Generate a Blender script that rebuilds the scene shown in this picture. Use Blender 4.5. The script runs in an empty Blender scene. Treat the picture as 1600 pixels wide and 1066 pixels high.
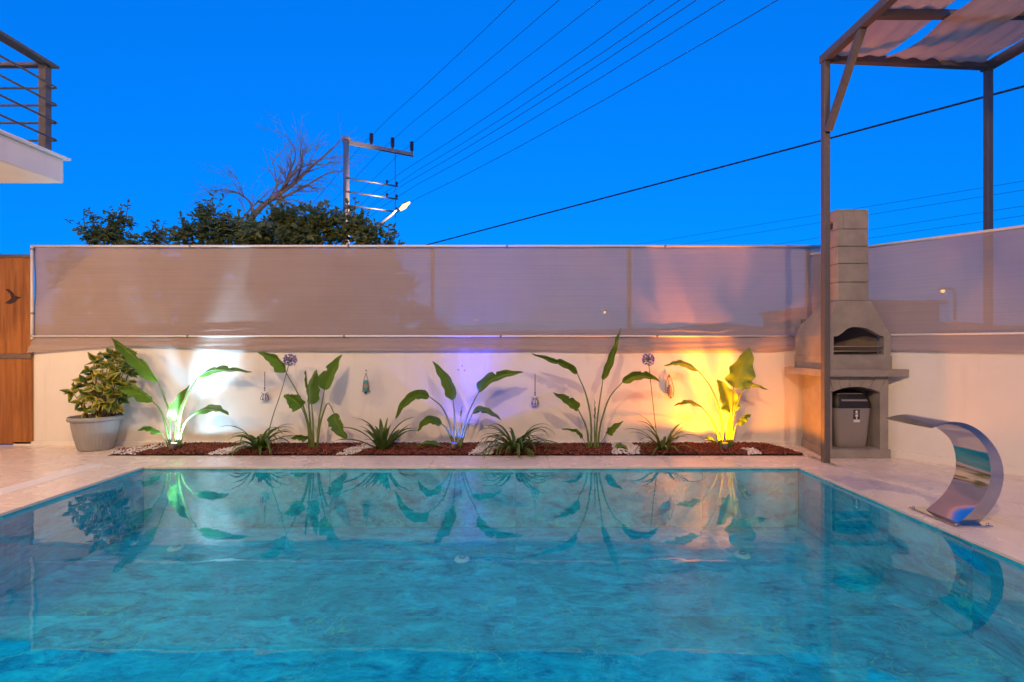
import bpy, bmesh, math, random
from mathutils import Vector, Matrix
from mathutils.geometry import tessellate_polygon
from mathutils import noise as mnoise
R = math.radians
rnd = random.Random(7)
sc = bpy.context.scene
C = sc.collection

# ------------------------------------------------------------------ camera, sky, light, exposure
FPX, HC, V0 = 711.1, 1.2, 540.0
cam_d = bpy.data.cameras.new('camera'); cam = bpy.data.objects.new('camera', cam_d); C.objects.link(cam)
cam.location = (0, 0, HC); cam.rotation_euler = (R(90), 0, 0)
cam_d.sensor_width = 36; cam_d.lens = 16; cam_d.shift_y = 7 / 1600; cam_d.clip_start = .05; cam_d.clip_end = 3000
sc.camera = cam
w = bpy.data.worlds.new('World'); sc.world = w; w.use_nodes = True
nt = w.node_tree; nt.nodes.clear()
sky = nt.nodes.new('ShaderNodeTexSky'); sky.sky_type = 'NISHITA'; sky.sun_disc = False
sky.sun_elevation = R(2); sky.sun_rotation = R(0); sky.altitude = 0; sky.air_density = 1.0; sky.dust_density = 0.0; sky.ozone_density = 6.0
mul = nt.nodes.new('ShaderNodeMix'); mul.data_type = 'RGBA'; mul.blend_type = 'MULTIPLY'; mul.inputs[0].default_value = 1
mul.inputs[7].default_value = (0.02, 2.35, 6.1, 1)
gam = nt.nodes.new('ShaderNodeGamma'); gam.inputs[1].default_value = .42
bg = nt.nodes.new('ShaderNodeBackground'); bg.inputs[1].default_value = 0.15
wo = nt.nodes.new('ShaderNodeOutputWorld')
nt.links.new(sky.outputs[0], gam.inputs[0]); nt.links.new(gam.outputs[0], mul.inputs[6]); nt.links.new(mul.outputs[2], bg.inputs[0]); nt.links.new(bg.outputs[0], wo.inputs[0])
sc.view_settings.view_transform = 'Standard'; sc.view_settings.look = 'None'
sc.view_settings.exposure = 0; sc.view_settings.gamma = 1
sc.render.engine = 'CYCLES'
cy = sc.cycles
cy.use_denoising = True; cy.caustics_reflective = False; cy.caustics_refractive = False; cy.use_adaptive_sampling = True; cy.adaptive_threshold = .02; cy.max_bounces = 9; cy.diffuse_bounces = 4; cy.glossy_bounces = 5; cy.transmission_bounces = 6
cy.transparent_max_bounces = 16; cy.sample_clamp_indirect = 6; cy.blur_glossy = 0.3

HOUSE_LAMP, SPOT_W, SPOT_B, SPOT_Y = 545, 8, 10, 44

# ------------------------------------------------------------------ helpers
def P(u, v, Y):
    """the point at distance Y that the photograph shows at pixel (u, v)"""
    return Vector(((u - 800) / FPX * Y, Y, HC - (v - V0) / FPX * Y))
def PX(u, Y): return (u - 800) / FPX * Y
def PZ(v, Y): return HC - (v - V0) / FPX * Y

class MB:
    def __init__(s): s.v = []; s.f = []; s.uv = {}; s.smooth = []
    def add(s, vs, fs, smooth=False):
        o = len(s.v); s.v += [tuple(p) for p in vs]
        for f in fs: s.f.append(tuple(i + o for i in f)); s.smooth.append(smooth)
        return o
    def box(s, x0, x1, y0, y1, z0, z1, c=0):
        if c <= 0:
            s.add([(x0,y0,z0),(x1,y0,z0),(x1,y1,z0),(x0,y1,z0),(x0,y0,z1),(x1,y0,z1),(x1,y1,z1),(x0,y1,z1)],
                  [(3,2,1,0),(4,5,6,7),(0,1,5,4),(1,2,6,5),(2,3,7,6),(3,0,4,7)])
        else:
            bm = bmesh.new(); bmesh.ops.create_cube(bm, size=1)
            for v in bm.verts: v.co = ((x0+x1)/2 + v.co.x*(x1-x0), (y0+y1)/2 + v.co.y*(y1-y0), (z0+z1)/2 + v.co.z*(z1-z0))
            bmesh.ops.bevel(bm, geom=list(bm.edges), offset=c, segments=1, affect='EDGES', profile=.5)
            s.bm(bm)
        return s
    def bm(s, bm, smooth=False):
        bm.verts.index_update()
        s.add([v.co.copy() for v in bm.verts], [[v.index for v in f.verts] for f in bm.faces], smooth); bm.free()
    def prism(s, poly, z0, z1):
        """extrude an (x, y) polygon, counter-clockwise, from z0 to z1"""
        n = len(poly)
        s.add([(x, y, z0) for x, y in poly] + [(x, y, z1) for x, y in poly],
              [tuple(range(n))[::-1], tuple(range(n, 2*n))] + [(i, (i+1) % n, n + (i+1) % n, n + i) for i in range(n)])
        return s
    def plate(s, outer, holes, y0, y1):
        """an (x, z) outline with holes, from y0 (front) to y1"""
        loops = [outer] + list(holes)
        flat = [p for l in loops for p in l]; n = len(flat)
        tris = tessellate_polygon([[Vector((x, z, 0)) for x, z in l] for l in loops])
        fs = [tuple(t) for t in tris] + [tuple(i + n for i in t)[::-1] for t in tris]
        o = 0
        for l in loops:
            m = len(l)
            for i in range(m): fs.append((o+i, o+(i+1) % m, n+o+(i+1) % m, n+o+i))
            o += m
        s.add([(x, y0, z) for x, z in flat] + [(x, y1, z) for x, z in flat], fs); return s
    def tube(s, pts, r, n=8, caps=True, smooth=True):
        pts = [Vector(p) for p in pts]; m = len(pts)
        rs = r if isinstance(r, (list, tuple)) else [r]*m
        vs = []; up = None
        for i, p in enumerate(pts):
            t = (pts[min(i+1, m-1)] - pts[max(i-1, 0)]); t = t.normalized() if t.length > 1e-9 else Vector((0,0,1))
            if up is None:
                up = Vector((0,0,1)) if abs(t.z) < .9 else Vector((1,0,0))
            a = t.cross(up)
            if a.length < 1e-6: a = t.orthogonal()
            a.normalize(); up = a.cross(t).normalized()
            for k in range(n):
                an = 2*math.pi*k/n
                vs.append(p + (a*math.cos(an) + up*math.sin(an))*rs[i])
        fs = [(i*n+k, i*n+(k+1) % n, (i+1)*n+(k+1) % n, (i+1)*n+k) for i in range(m-1) for k in range(n)]
        s.add(vs, fs, smooth)
        if caps:
            o = len(s.v) - len(vs)
            s.f.append(tuple(o+k for k in range(n))[::-1]); s.smooth.append(False)
            s.f.append(tuple(o+(m-1)*n+k for k in range(n))); s.smooth.append(False)
        return s
    def bar(s, a, b, wx, wz, up=(0,0,1)):
        """square-section bar from a to b"""
        a, b = Vector(a), Vector(b); t = (b-a).normalized(); u = Vector(up)
        x = t.cross(u)
        if x.length < 1e-5: x = t.orthogonal()
        x.normalize(); z = x.cross(t).normalized()
        vs = [q + x*sx*wx/2 + z*sz*wz/2 for q in (a, b) for sx, sz in ((-1,-1),(1,-1),(1,1),(-1,1))]
        s.add(vs, [(3,2,1,0),(4,5,6,7),(0,1,5,4),(1,2,6,5),(2,3,7,6),(3,0,4,7)]); return s
    def lathe(s, prof, c=(0,0,0), n=24, sx=1, sy=1, rot=0, rib=None, smooth=True):
        cx, cy_, cz = c; vs = []
        for r, z in prof:
            for k in range(n):
                a = 2*math.pi*k/n; rr = r*(1 + (rib(k, z) if rib else 0))
                x, y = rr*math.cos(a)*sx, rr*math.sin(a)*sy
                vs.append((cx + x*math.cos(rot) - y*math.sin(rot), cy_ + x*math.sin(rot) + y*math.cos(rot), cz + z))
        m = len(prof)
        s.add(vs, [(i*n+k, i*n+(k+1) % n, (i+1)*n+(k+1) % n, (i+1)*n+k) for i in range(m-1) for k in range(n)], smooth); return s
    def build(s, name, mat, parent=None, uv=None, keep_normals=False):
        me = bpy.data.meshes.new(name); o0 = Vector(wl(parent)) if parent else Vector((0,0,0))
        me.from_pydata([(x-o0.x, y-o0.y, z-o0.z) for x, y, z in s.v], [], s.f); me.update()
        me.polygons.foreach_set('use_smooth', s.smooth)
        if uv:
            l = me.uv_layers.new(name='UVMap')
            for lp in me.loops: l.data[lp.index].uv = uv[lp.vertex_index]
        bm = bmesh.new(); bm.from_mesh(me)
        if not uv:
            bmesh.ops.delete(bm, geom=[v for v in bm.verts if not v.link_faces], context='VERTS')
            if not keep_normals: bmesh.ops.recalc_face_normals(bm, faces=bm.faces)
        bm.to_mesh(me); bm.free()
        if mat: me.materials.append(mat)
        ob = bpy.data.objects.new(name, me); C.objects.link(ob)
        if parent: ob.parent = parent
        return ob
def wl(o):
    p = Vector((0,0,0))
    while o: p += o.location; o = o.parent
    return p
def tag(o, label=None, cat=None, group=None, kind=None):
    if label: o['label'] = label
    if cat: o['category'] = cat
    if group: o['group'] = group
    if kind: o['kind'] = kind
    return o
def thing(name, loc, label, cat, group=None, kind=None):
    o = bpy.data.objects.new(name, None); C.objects.link(o); o.location = loc; o.empty_display_size = .1
    return tag(o, label, cat, group, kind)
def crom(pts, n):
    pts = [Vector(p) for p in pts]
    if len(pts) == 2: return [pts[0].lerp(pts[1], i/(n-1)) for i in range(n)]
    q = [2*pts[0]-pts[1]] + pts + [2*pts[-1]-pts[-2]]; out = []; m = len(pts)-1
    for i in range(n):
        t = i/(n-1)*m; k = min(int(t), m-1); t -= k
        a, b, c, d = q[k], q[k+1], q[k+2], q[k+3]
        out.append(.5*((2*b) + (c-a)*t + (2*a-5*b+4*c-d)*t*t + (3*b-a-3*c+d)*t**3))
    return out

# ------------------------------------------------------------------ materials
class N:
    """small node-tree writer"""
    def __init__(s, name):
        s.m = bpy.data.materials.new(name); s.m.use_nodes = True; s.t = s.m.node_tree; s.t.nodes.clear()
        s.out = s.n('ShaderNodeOutputMaterial')
    def n(s, kind, **kw):
        nd = s.t.nodes.new(kind)
        for k, v in kw.items(): setattr(nd, k, v)
        return nd
    def l(s, a, b): s.t.links.new(a, b)
    def pos(s): return s.n('ShaderNodeNewGeometry').outputs['Position']
    def objc(s): return s.n('ShaderNodeTexCoord').outputs['Object']
    def mapping(s, src, scale=(1,1,1), rot=(0,0,0), loc=(0,0,0)):
        m = s.n('ShaderNodeMapping'); m.inputs['Scale'].default_value = scale; m.inputs['Rotation'].default_value = rot; m.inputs['Location'].default_value = loc
        s.l(src, m.inputs['Vector']); return m.outputs[0]
    def noise(s, src, scale, detail=4, rough=.55, dist=0):
        n = s.n('ShaderNodeTexNoise'); n.inputs['Scale'].default_value = scale; n.inputs['Detail'].default_value = detail
        n.inputs['Roughness'].default_value = rough; n.inputs['Distortion'].default_value = dist
        if src is not None: s.l(src, n.inputs['Vector'])
        return n.outputs['Fac']
    def ramp(s, fac, stops, interp='LINEAR'):
        r = s.n('ShaderNodeValToRGB'); r.color_ramp.interpolation = interp; e = r.color_ramp.elements
        while len(e) < len(stops): e.new(.5)
        for i, (p, c) in enumerate(stops):
            e[i].position = p; e[i].color = (*c, 1) if len(c) == 3 else c
        s.l(fac, r.inputs[0]); return r.outputs[0]
    def mix(s, fac, a, b, blend='MIX'):
        m = s.n('ShaderNodeMix', data_type='RGBA', blend_type=blend)
        if hasattr(fac, 'is_linked'): s.l(fac, m.inputs[0])
        else: m.inputs[0].default_value = fac
        for x, i in ((a, 6), (b, 7)):
            if hasattr(x, 'is_linked'): s.l(x, m.inputs[i])
            else: m.inputs[i].default_value = (*x, 1)
        return m.outputs[2]
    def math(s, op, a, b=0.0):
        m = s.n('ShaderNodeMath', operation=op)
        for x, i in ((a, 0), (b, 1)):
            if hasattr(x, 'is_linked'): s.l(x, m.inputs[i])
            else: m.inputs[i].default_value = x
        return m.outputs[0]
    def bump(s, h, strength=.3, dist=.01):
        b = s.n('ShaderNodeBump'); b.inputs['Strength'].default_value = strength; b.inputs['Distance'].default_value = dist
        s.l(h, b.inputs['Height']); return b.outputs[0]
    def pbr(s, col, rough=.6, metal=0, spec=.5, bump=None, **kw):
        p = s.n('ShaderNodeBsdfPrincipled')
        if hasattr(col, 'is_linked'): s.l(col, p.inputs['Base Color'])
        else: p.inputs['Base Color'].default_value = (*col, 1)
        if hasattr(rough, 'is_linked'): s.l(rough, p.inputs['Roughness'])
        else: p.inputs['Roughness'].default_value = rough
        p.inputs['Metallic'].default_value = metal; p.inputs['Specular IOR Level'].default_value = spec
        if bump is not None: s.l(bump, p.inputs['Normal'])
        for k, v in kw.items(): p.inputs[k.replace('_', ' ')].default_value = v
        return p
    def done(s, sh): s.l(sh.outputs[0] if hasattr(sh, 'outputs') else sh, s.out.inputs[0]); return s.m

def simple(name, col, rough=.6, metal=0, var=.12, scale=18, bump=.0, spec=.5, **kw):
    m = N(name); f = m.noise(m.pos(), scale, 5)
    c = m.mix(f, tuple(x*(1-var) for x in col), tuple(min(1, x*(1+var)) for x in col))
    b = m.bump(m.noise(m.pos(), scale*6, 4), bump, .004) if bump else None
    return m.done(m.pbr(c, rough, metal, spec, b, **kw))
def emit(name, col, st):
    m = N(name); e = m.n('ShaderNodeEmission'); e.inputs[0].default_value = (*col, 1); e.inputs[1].default_value = st
    return m.done(e)
def mat_plaster(name, base=(.82,.79,.75)):
    m = N(name); p = m.pos()
    big = m.noise(p, 1.3, 5); small = m.noise(p, 9, 6)
    c = m.mix(m.ramp(big, [(.35,(0,0,0)),(.7,(1,1,1))]), tuple(x*.9 for x in base), base)
    c = m.mix(m.ramp(small, [(.55,(0,0,0)),(.8,(1,1,1))]), c, tuple(x*.93 for x in base))
    streak = m.noise(m.mapping(p, (7,7,.6)), 1.6, 4)
    c = m.mix(m.ramp(streak, [(.58,(0,0,0)),(.85,(.35,.35,.35))]), c, (.55,.5,.44))
    return m.done(m.pbr(c, .85, 0, .2, m.bump(m.noise(p, 160, 3), .12, .003)))
def mat_net(name, alpha):
    m = N(name); p = m.pos()
    thread = m.noise(m.mapping(p, (.7,.7,130)), 1.0, 2)
    blot = m.noise(p, 2.2, 4)
    c = m.mix(thread, (.43,.34,.295), (.49,.385,.335)); c = m.mix(m.ramp(blot, [(.3,(0,0,0)),(.75,(.5,.5,.5))]), c, (.52,.42,.37))
    d = m.n('ShaderNodeBsdfDiffuse'); m.l(c, d.inputs[0])
    t = m.n('ShaderNodeBsdfTranslucent'); m.l(c, t.inputs[0])
    mx = m.n('ShaderNodeMixShader'); mx.inputs[0].default_value = .26; m.l(d.outputs[0], mx.inputs[1]); m.l(t.outputs[0], mx.inputs[2])
    tr = m.n('ShaderNodeBsdfTransparent'); mx2 = m.n('ShaderNodeMixShader')
    a = m.ramp(thread, [(.3, (alpha+.035,)*3), (.7, (alpha-.035,)*3)])
    m.l(a, mx2.inputs[0]); m.l(mx.outputs[0], mx2.inputs[1]); m.l(tr.outputs[0], mx2.inputs[2])
    return m.done(mx2.outputs[0])
def mat_pool():
    m = N('turquoise_marble_tile'); p = m.pos()
    oi = m.n('ShaderNodeObjectInfo').outputs['Random']
    sh = m.n('ShaderNodeVectorMath', operation='ADD'); m.l(p, sh.inputs[0])
    cx = m.n('ShaderNodeCombineXYZ'); m.l(m.math('MULTIPLY', oi, 37.0), cx.inputs[0]); m.l(m.math('MULTIPLY', oi, 19.0), cx.inputs[1]); m.l(cx.outputs[0], sh.inputs[1])
    q = sh.outputs[0]
    sn_ = m.n('ShaderNodeSeparateXYZ'); m.l(m.n('ShaderNodeNewGeometry').outputs['Normal'], sn_.inputs[0]); side = m.math('GREATER_THAN', m.math('ABSOLUTE', sn_.outputs[0]), .7)
    vm = m.n('ShaderNodeMix', data_type='VECTOR'); m.l(side, vm.inputs[0]); m.l(m.mapping(q, (1.1,2.3,2.3), (0,0,R(14))), vm.inputs[4]); m.l(m.mapping(q, (1,.9,3.2), (R(18),0,0)), vm.inputs[5])
    streak = m.noise(vm.outputs[1], 3.4, 14, .72, .8)
    cloud = m.noise(q, 2.3, 6, .6, .4)
    fine = m.noise(vm.outputs[1], 15.0, 12, .78, .6)
    streak = m.math('ADD', m.math('MULTIPLY', streak, .62), m.math('MULTIPLY', fine, .38))
    c = m.ramp(streak, [(.385,(.001,.12,.23)),(.44,(.002,.29,.46)),(.50,(.002,.45,.64)),(.56,(.004,.60,.78)),(.65,(.05,.76,.87))])
    c = m.mix(m.ramp(cloud, [(.42,(0,0,0)),(.68,(.55,.55,.55))]), c, (.002,.32,.40))
    # pale yellow-green veins
    dn = m.n('ShaderNodeTexNoise'); dn.inputs['Scale'].default_value = 4.5; dn.inputs['Detail'].default_value = 9; m.l(q, dn.inputs['Vector'])
    dv = m.n('ShaderNodeVectorMath', operation='MULTIPLY_ADD'); m.l(dn.outputs['Color'], dv.inputs[0]); dv.inputs[1].default_value = (.55,.55,.55); m.l(m.mapping(q, (1.1,.55,.7), (0,0,R(-20))), dv.inputs[2])
    vo = m.n('ShaderNodeTexVoronoi', feature='DISTANCE_TO_EDGE'); vo.inputs['Scale'].default_value = 2.3; m.l(dv.outputs[0], vo.inputs['Vector'])
    vein = m.ramp(vo.outputs['Distance'], [(.0,(.85,.85,.85)),(.006,(.5,.5,.5)),(.016,(0,0,0))])
    mask = m.ramp(m.noise(q, 1.7, 3), [(.44,(0,0,0)),(.58,(1,1,1))])
    c = m.mix(m.math('MULTIPLY', vein, mask), c, (.13,.66,.46))
    vo2 = m.n('ShaderNodeTexVoronoi', feature='DISTANCE_TO_EDGE'); vo2.inputs['Scale'].default_value = 6; m.l(dv.outputs[0], vo2.inputs['Vector'])
    v2 = m.ramp(vo2.outputs['Distance'], [(.0,(.5,.5,.5)),(.03,(0,0,0))])
    m2 = m.ramp(m.noise(q, 2.9, 3), [(.5,(0,0,0)),(.66,(1,1,1))])
    c = m.mix(m.math('MULTIPLY', v2, m2), c, (.2,.72,.78))
    return m.done(m.pbr(c, .35, 0, .3))
def mat_stone(name, base, dark):
    m = N(name); p = m.pos(); oi = m.n('ShaderNodeObjectInfo').outputs['Random']
    cx = m.n('ShaderNodeCombineXYZ'); m.l(m.math('MULTIPLY', oi, 31.0), cx.inputs[0]); m.l(m.math('MULTIPLY', oi, 11.0), cx.inputs[1])
    sh = m.n('ShaderNodeVectorMath', operation='ADD'); m.l(p, sh.inputs[0]); m.l(cx.outputs[0], sh.inputs[1]); q = sh.outputs[0]
    cl = m.noise(m.mapping(q, (1,2.2,1), (0,0,R(18))), 1.6, 7, .6, .6)
    c = m.ramp(cl, [(.2, tuple(x*.84 for x in base)), (.8, tuple(min(1, x*1.06) for x in base))])
    vn = m.noise(m.mapping(q, (1,2.4,1), (0,0,R(-24))), 1.1, 9, .62, 1.4)
    v = m.ramp(vn, [(.488,(0,0,0)),(.5,(.75,.75,.75)),(.512,(0,0,0))])
    mk = m.ramp(m.noise(q, 1.4, 3), [(.5,(0,0,0)),(.68,(1,1,1))])
    c = m.mix(m.math('MULTIPLY', v, mk), c, dark)
    c = m.mix(m.math('MULTIPLY', oi, .22), c, tuple(x*.8 for x in base))
    ro = m.ramp(m.noise(p, 2.5, 3), [(.3,(.22,)*3),(.75,(.32,)*3)])
    return m.done(m.pbr(c, ro, 0, .4))
def mat_leaf(name, c0, c1, vein=(.2,.3,.06), trans=.35, veins=26):
    m = N(name); uv = m.n('ShaderNodeTexCoord').outputs['UV']; p = m.pos()
    oi = m.n('ShaderNodeObjectInfo').outputs['Random']
    f = m.math('ADD', m.math('MULTIPLY', m.noise(p, 9, 4), .7), m.math('MULTIPLY', oi, .3))
    c = m.mix(f, c0, c1); b = None
    if veins:
        sx = m.n('ShaderNodeSeparateXYZ'); m.l(uv, sx.inputs[0])
        av = m.math('ABSOLUTE', m.math('SUBTRACT', sx.outputs[1], .5))
        ph = m.math('SUBTRACT', m.math('MULTIPLY', sx.outputs[0], float(veins)), m.math('MULTIPLY', av, 9.0))
        sn = m.math('SINE', m.math('MULTIPLY', ph, 6.2832))
        c = m.mix(m.ramp(sn, [(.55,(0,0,0)),(1,(.45,.45,.45))]), c, vein)
        c = m.mix(m.ramp(av, [(.0,(1,1,1)),(.05,(0,0,0))]), c, vein)
        b = m.bump(sn, .25, .003)
        dry = m.math('ADD', m.math('POWER', m.math('MULTIPLY', av, 2.0), 6.0), m.math('POWER', sx.outputs[0], 9.0))
        dry = m.math('MULTIPLY', dry, m.ramp(m.noise(p, 16, 5), [(.5,(0,0,0)),(.66,(1,1,1))]))
        c = m.mix(m.ramp(dry, [(.35,(0,0,0)),(.7,(.8,.8,.8))]), c, (.22,.13,.05))
    pr = m.pbr(c, .42, 0, .4, b)
    t = m.n('ShaderNodeBsdfTranslucent'); m.l(m.mix(.5, c, (.35,.5,.05)), t.inputs[0])
    mx = m.n('ShaderNodeMixShader'); mx.inputs[0].default_value = trans; m.l(pr.outputs[0], mx.inputs[1]); m.l(t.outputs[0], mx.inputs[2])
    return m.done(mx.outputs[0])
def mat_wood():
    m = N('varnished_wood'); p = m.pos()
    g = m.noise(m.mapping(p, (9,9,.55)), 2.2, 8, .65, .8); k = m.noise(m.mapping(p, (2,2,.35)), 2, 4)
    c = m.ramp(g, [(.3,(.16,.055,.012)),(.5,(.33,.125,.025)),(.7,(.46,.19,.045))])
    c = m.mix(m.ramp(k, [(.45,(0,0,0)),(.75,(.6,.6,.6))]), c, (.2,.07,.015))
    return m.done(m.pbr(c, .38, 0, .45, m.bump(g, .15, .003)))
def mat_concrete(name, base=(.31,.285,.26)):
    m = N(name); p = m.pos()
    c = m.mix(m.ramp(m.noise(p, 6, 6), [(.3,(0,0,0)),(.75,(1,1,1))]), tuple(x*.82 for x in base), tuple(x*1.12 for x in base))
    c = m.mix(m.ramp(m.noise(p, 60, 3), [(.62,(0,0,0)),(.75,(.5,.5,.5))]), c, tuple(x*.62 for x in base))
    return m.done(m.pbr(c, .9, 0, .2, m.bump(m.noise(p, 75, 6), .35, .006)))
def mat_water():
    m = N('pool_water')
    nb = m.noise(m.mapping(m.pos(), (1,1.6,1)), 1.6, 3); b = m.bump(nb, .08, .02)
    fr = m.n('ShaderNodeFresnel'); bf = m.n('ShaderNodeNewGeometry').outputs['Backfacing']; m.l(m.math('ADD', 1.46, m.math('MULTIPLY', bf, 1/1.46-1.46)), fr.inputs[0]); m.l(b, fr.inputs['Normal'])
    rf = m.n('ShaderNodeBsdfTransparent'); rf.inputs[0].default_value = (.6,.96,1,1)
    gl = m.n('ShaderNodeBsdfGlossy'); gl.inputs['Roughness'].default_value = .0; gl.inputs[0].default_value = (.86,.97,1,1); m.l(b, gl.inputs['Normal'])
    mx = m.n('ShaderNodeMixShader'); m.l(fr.outputs[0], mx.inputs[0]); m.l(rf.outputs[0], mx.inputs[1]); m.l(gl.outputs[0], mx.inputs[2])
    return m.done(mx.outputs[0])
def mat_gravel(name, cols):
    m = N(name); p = m.pos()
    v = m.n('ShaderNodeTexVoronoi'); v.inputs['Scale'].default_value = 55; m.l(p, v.inputs['Vector'])
    s = m.n('ShaderNodeSeparateColor'); m.l(v.outputs['Color'], s.inputs[0])
    return m.done(m.pbr(m.ramp(s.outputs[0], cols), .9, 0, .2))

PLASTER = mat_plaster('white_plaster'); HOUSEP = mat_plaster('house_plaster', (.8,.77,.73))
NET = mat_net('shade_net', .105); NETB = mat_net('shade_net_doubled', .06)
POOL = mat_pool(); DECK = mat_stone('beige_stone_tile', (.83,.71,.60), (.46,.3,.2)); COPE = mat_stone('beige_coping_stone', (.86,.75,.63), (.45,.29,.19))
LEAF = mat_leaf('paddle_leaf', (.055,.155,.016), (.12,.25,.028)); STALK = simple('leaf_stalk', (.13,.19,.04), .45)
STRAP = mat_leaf('strap_leaf', (.035,.085,.014), (.08,.15,.028), (.12,.2,.04), .25, 0)
BUSH = None
WOOD = mat_wood(); CONC = mat_concrete('barbecue_concrete'); WATER = mat_water()
STEEL = simple('polished_steel', (.62,.6,.57), .07, 1, .04, 30); WHITEP = simple('white_pipe', (.8,.78,.75), .35, 0, .04, 10)
PERG = simple('brown_painted_steel', (.115,.10,.092), .5, 0, .15, 9, .1); RAILM = simple('dark_grey_rail', (.15,.13,.11), .4, .2, .1, 9)
GROUT = simple('grout', (.42,.37,.32), .9); POOLGROUT = simple('pool_grout', (.01,.36,.54), .8)
SOIL = simple('soil', (.05,.03,.02), .95, 0, .3, 20, .3)
POTM = simple('grey_plastic', (.26,.26,.265), .5, 0, .05, 6, .03)
BLACK = simple('black_plastic', (.014,.013,.013), .5, 0, .1); BINM = simple('bin_grey', (.25,.23,.215), .38, 0, .05, 8)
BARK = simple('grey_bark', (.21,.165,.14), .9, 0, .3, 14, .4); STEMM = simple('brown_stem', (.09,.06,.035), .8, 0, .2, 30)
TREELEAF = mat_leaf('tree_leaf', (.13,.16,.05), (.29,.31,.09), (.1,.14,.05), .3, 0)
POLEC = simple('pole_concrete', (.42,.36,.33), .9, 0, .15, 5, .2); WIRE = simple('wire', (.035,.045,.07), 1.0, spec=0); METALG = simple('galvanised', (.35,.33,.32), .5, .6)
INSUL = simple('brown_porcelain', (.10,.022,.016), .25, 0, .1)
EARTH = simple('dry_earth', (.16,.13,.09), .95, 0, .25, .6)

# ------------------------------------------------------------------ setting: ground, hills, deck, pool, water
XL, XR, YB, YN = -3.65, 2.84, 4.51, .4          # pool edges
YW = 5.5                                         # face of the back wall
WL = -.03                                        # water level
gx0, gx1, gy0, gy1 = -11.0, 9.0, -8.0, 5.52
g = MB(); G = 1500; gz = -.06
for a in ((-G, gx0, -G, G), (gx1, G, -G, G), (gx0, gx1, -G, gy0), (gx0, gx1, gy1, G)):
    g.add([(a[0],a[2],gz),(a[1],a[2],gz),(a[1],a[3],gz),(a[0],a[3],gz)], [(0,1,2,3)])
tag(g.build('ground', EARTH), kind='structure')
h = MB(); hn = 120
hv = []
for i in range(hn+1):
    a = R(-75) + R(150)*i/hn
    top = 9 + 16*(mnoise.noise(Vector((a*3.1, 2.2, 0)))*.5+.5) + 5*mnoise.noise(Vector((a*11, 7, 0)))
    for r_, z in ((420, -1), (470, top), (560, -1)): hv.append((r_*math.sin(a), r_*math.cos(a), z))
h.add(hv, [(3*i+j, 3*i+3+j, 3*i+4+j, 3*i+1+j) for i in range(hn) for j in (0, 1)], True)
tag(h.build('hills', simple('far_scrub', (.05,.055,.03), .95)), kind='structure')

def ring(mb, z):
    for a in ((gx0, XL-.012, gy0, gy1), (XR+.012, gx1, gy0, gy1), (XL-.012, XR+.012, gy0, YN-.012), (XL-.012, XR+.012, YB+.012, gy1)):
        mb.add([(a[0],a[2],z),(a[1],a[2],z),(a[1],a[3],z),(a[0],a[3],z)], [(0,1,2,3)])
dk = MB(); ring(dk, -.022); deck = tag(dk.build('deck', GROUT), kind='structure')
def tile_mesh(lx, ly, t, c=.002):
    b = MB(); b.box(-lx/2, lx/2, -ly/2, ly/2, -t, 0, c)
    return b
def lay(parent, name, mat, x0, x1, y0, y1, lx, ly, z=0, gap=.003, t=.02, stagger=0, fx=None):
    """tiles as separate pieces; alike sizes share one mesh"""
    cache = {}; y = y0; row = 0
    while y < y1 - .02:
        yb = min(y+ly, y1); x = x0 - (stagger if row % 2 else 0)
        while x < x1 - .02:
            xa, xb = max(x, x0), min(x+lx, x1)
            if xb - xa > .03:
                k = (round(xb-xa, 3), round(yb-y, 3))
                if k not in cache:
                    o = tile_mesh(k[0]-gap, k[1]-gap, t, .002 if gap > .002 else .0006).build(name, mat); cache[k] = o
                else: o = cache[k].copy(); C.objects.link(o)
                o.parent = parent; o.location = ((xa+xb)/2, (y+yb)/2, z + rnd.uniform(-.0006, .0006))
            x += lx
        y = yb; row += 1
lay(deck, 'tile', DECK, -9.2, -4.295, -.8, 4.96, 1.2, .6)
lay(deck, 'tile', DECK, -9.2, -4.42, 4.96, 5.5, 1.2, .6)
lay(deck, 'tile', DECK, 3.30, 8.1, -.8, 4.96, 1.2, .6)
lay(deck, 'tile', DECK, 3.2, 8.0, 4.96, 5.5, 1.2, .6)
lay(deck, 'tile', DECK, -4.09, 3.3, -2.0, YN-.45, 1.2, .6)
# white gutter cover beside the left coping
gt = MB().box(-4.29, -4.095, -.8, 4.61, -.02, -.012).build('drain_channel', GROUT); tag(gt, 'white drain strip set in the deck left of the pool', 'drain')
y = -.8
while y < 4.6:
    yb = min(y+.9, 4.61); MB().box(-4.288, -4.097, y+.0015, yb-.0015, -.0115, .001, .002).build('cover', WHITEP, gt); y = yb
cop = tag(MB().box(XL-.4, XR+.4, YB+.02, YB+.4, -.06, -.024).build('pool_coping', GROUT), kind='structure')
lay(cop, 'coping_stone', COPE, -4.42, 3.2, YB, 4.96, 1.2, .45, 0, .003, .022, 0)
lay(cop, 'coping_stone', COPE, -4.09, XL, -.2, YB, .44, 1.2, 0, .003, .022)
lay(cop, 'coping_stone', COPE, XR, 3.3, -.2, YB, .46, 1.2, 0, .003, .022)
lay(cop, 'coping_stone', COPE, XL, XR, YN-.45, YN, 1.2, .45, 0, .003, .022)
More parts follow.
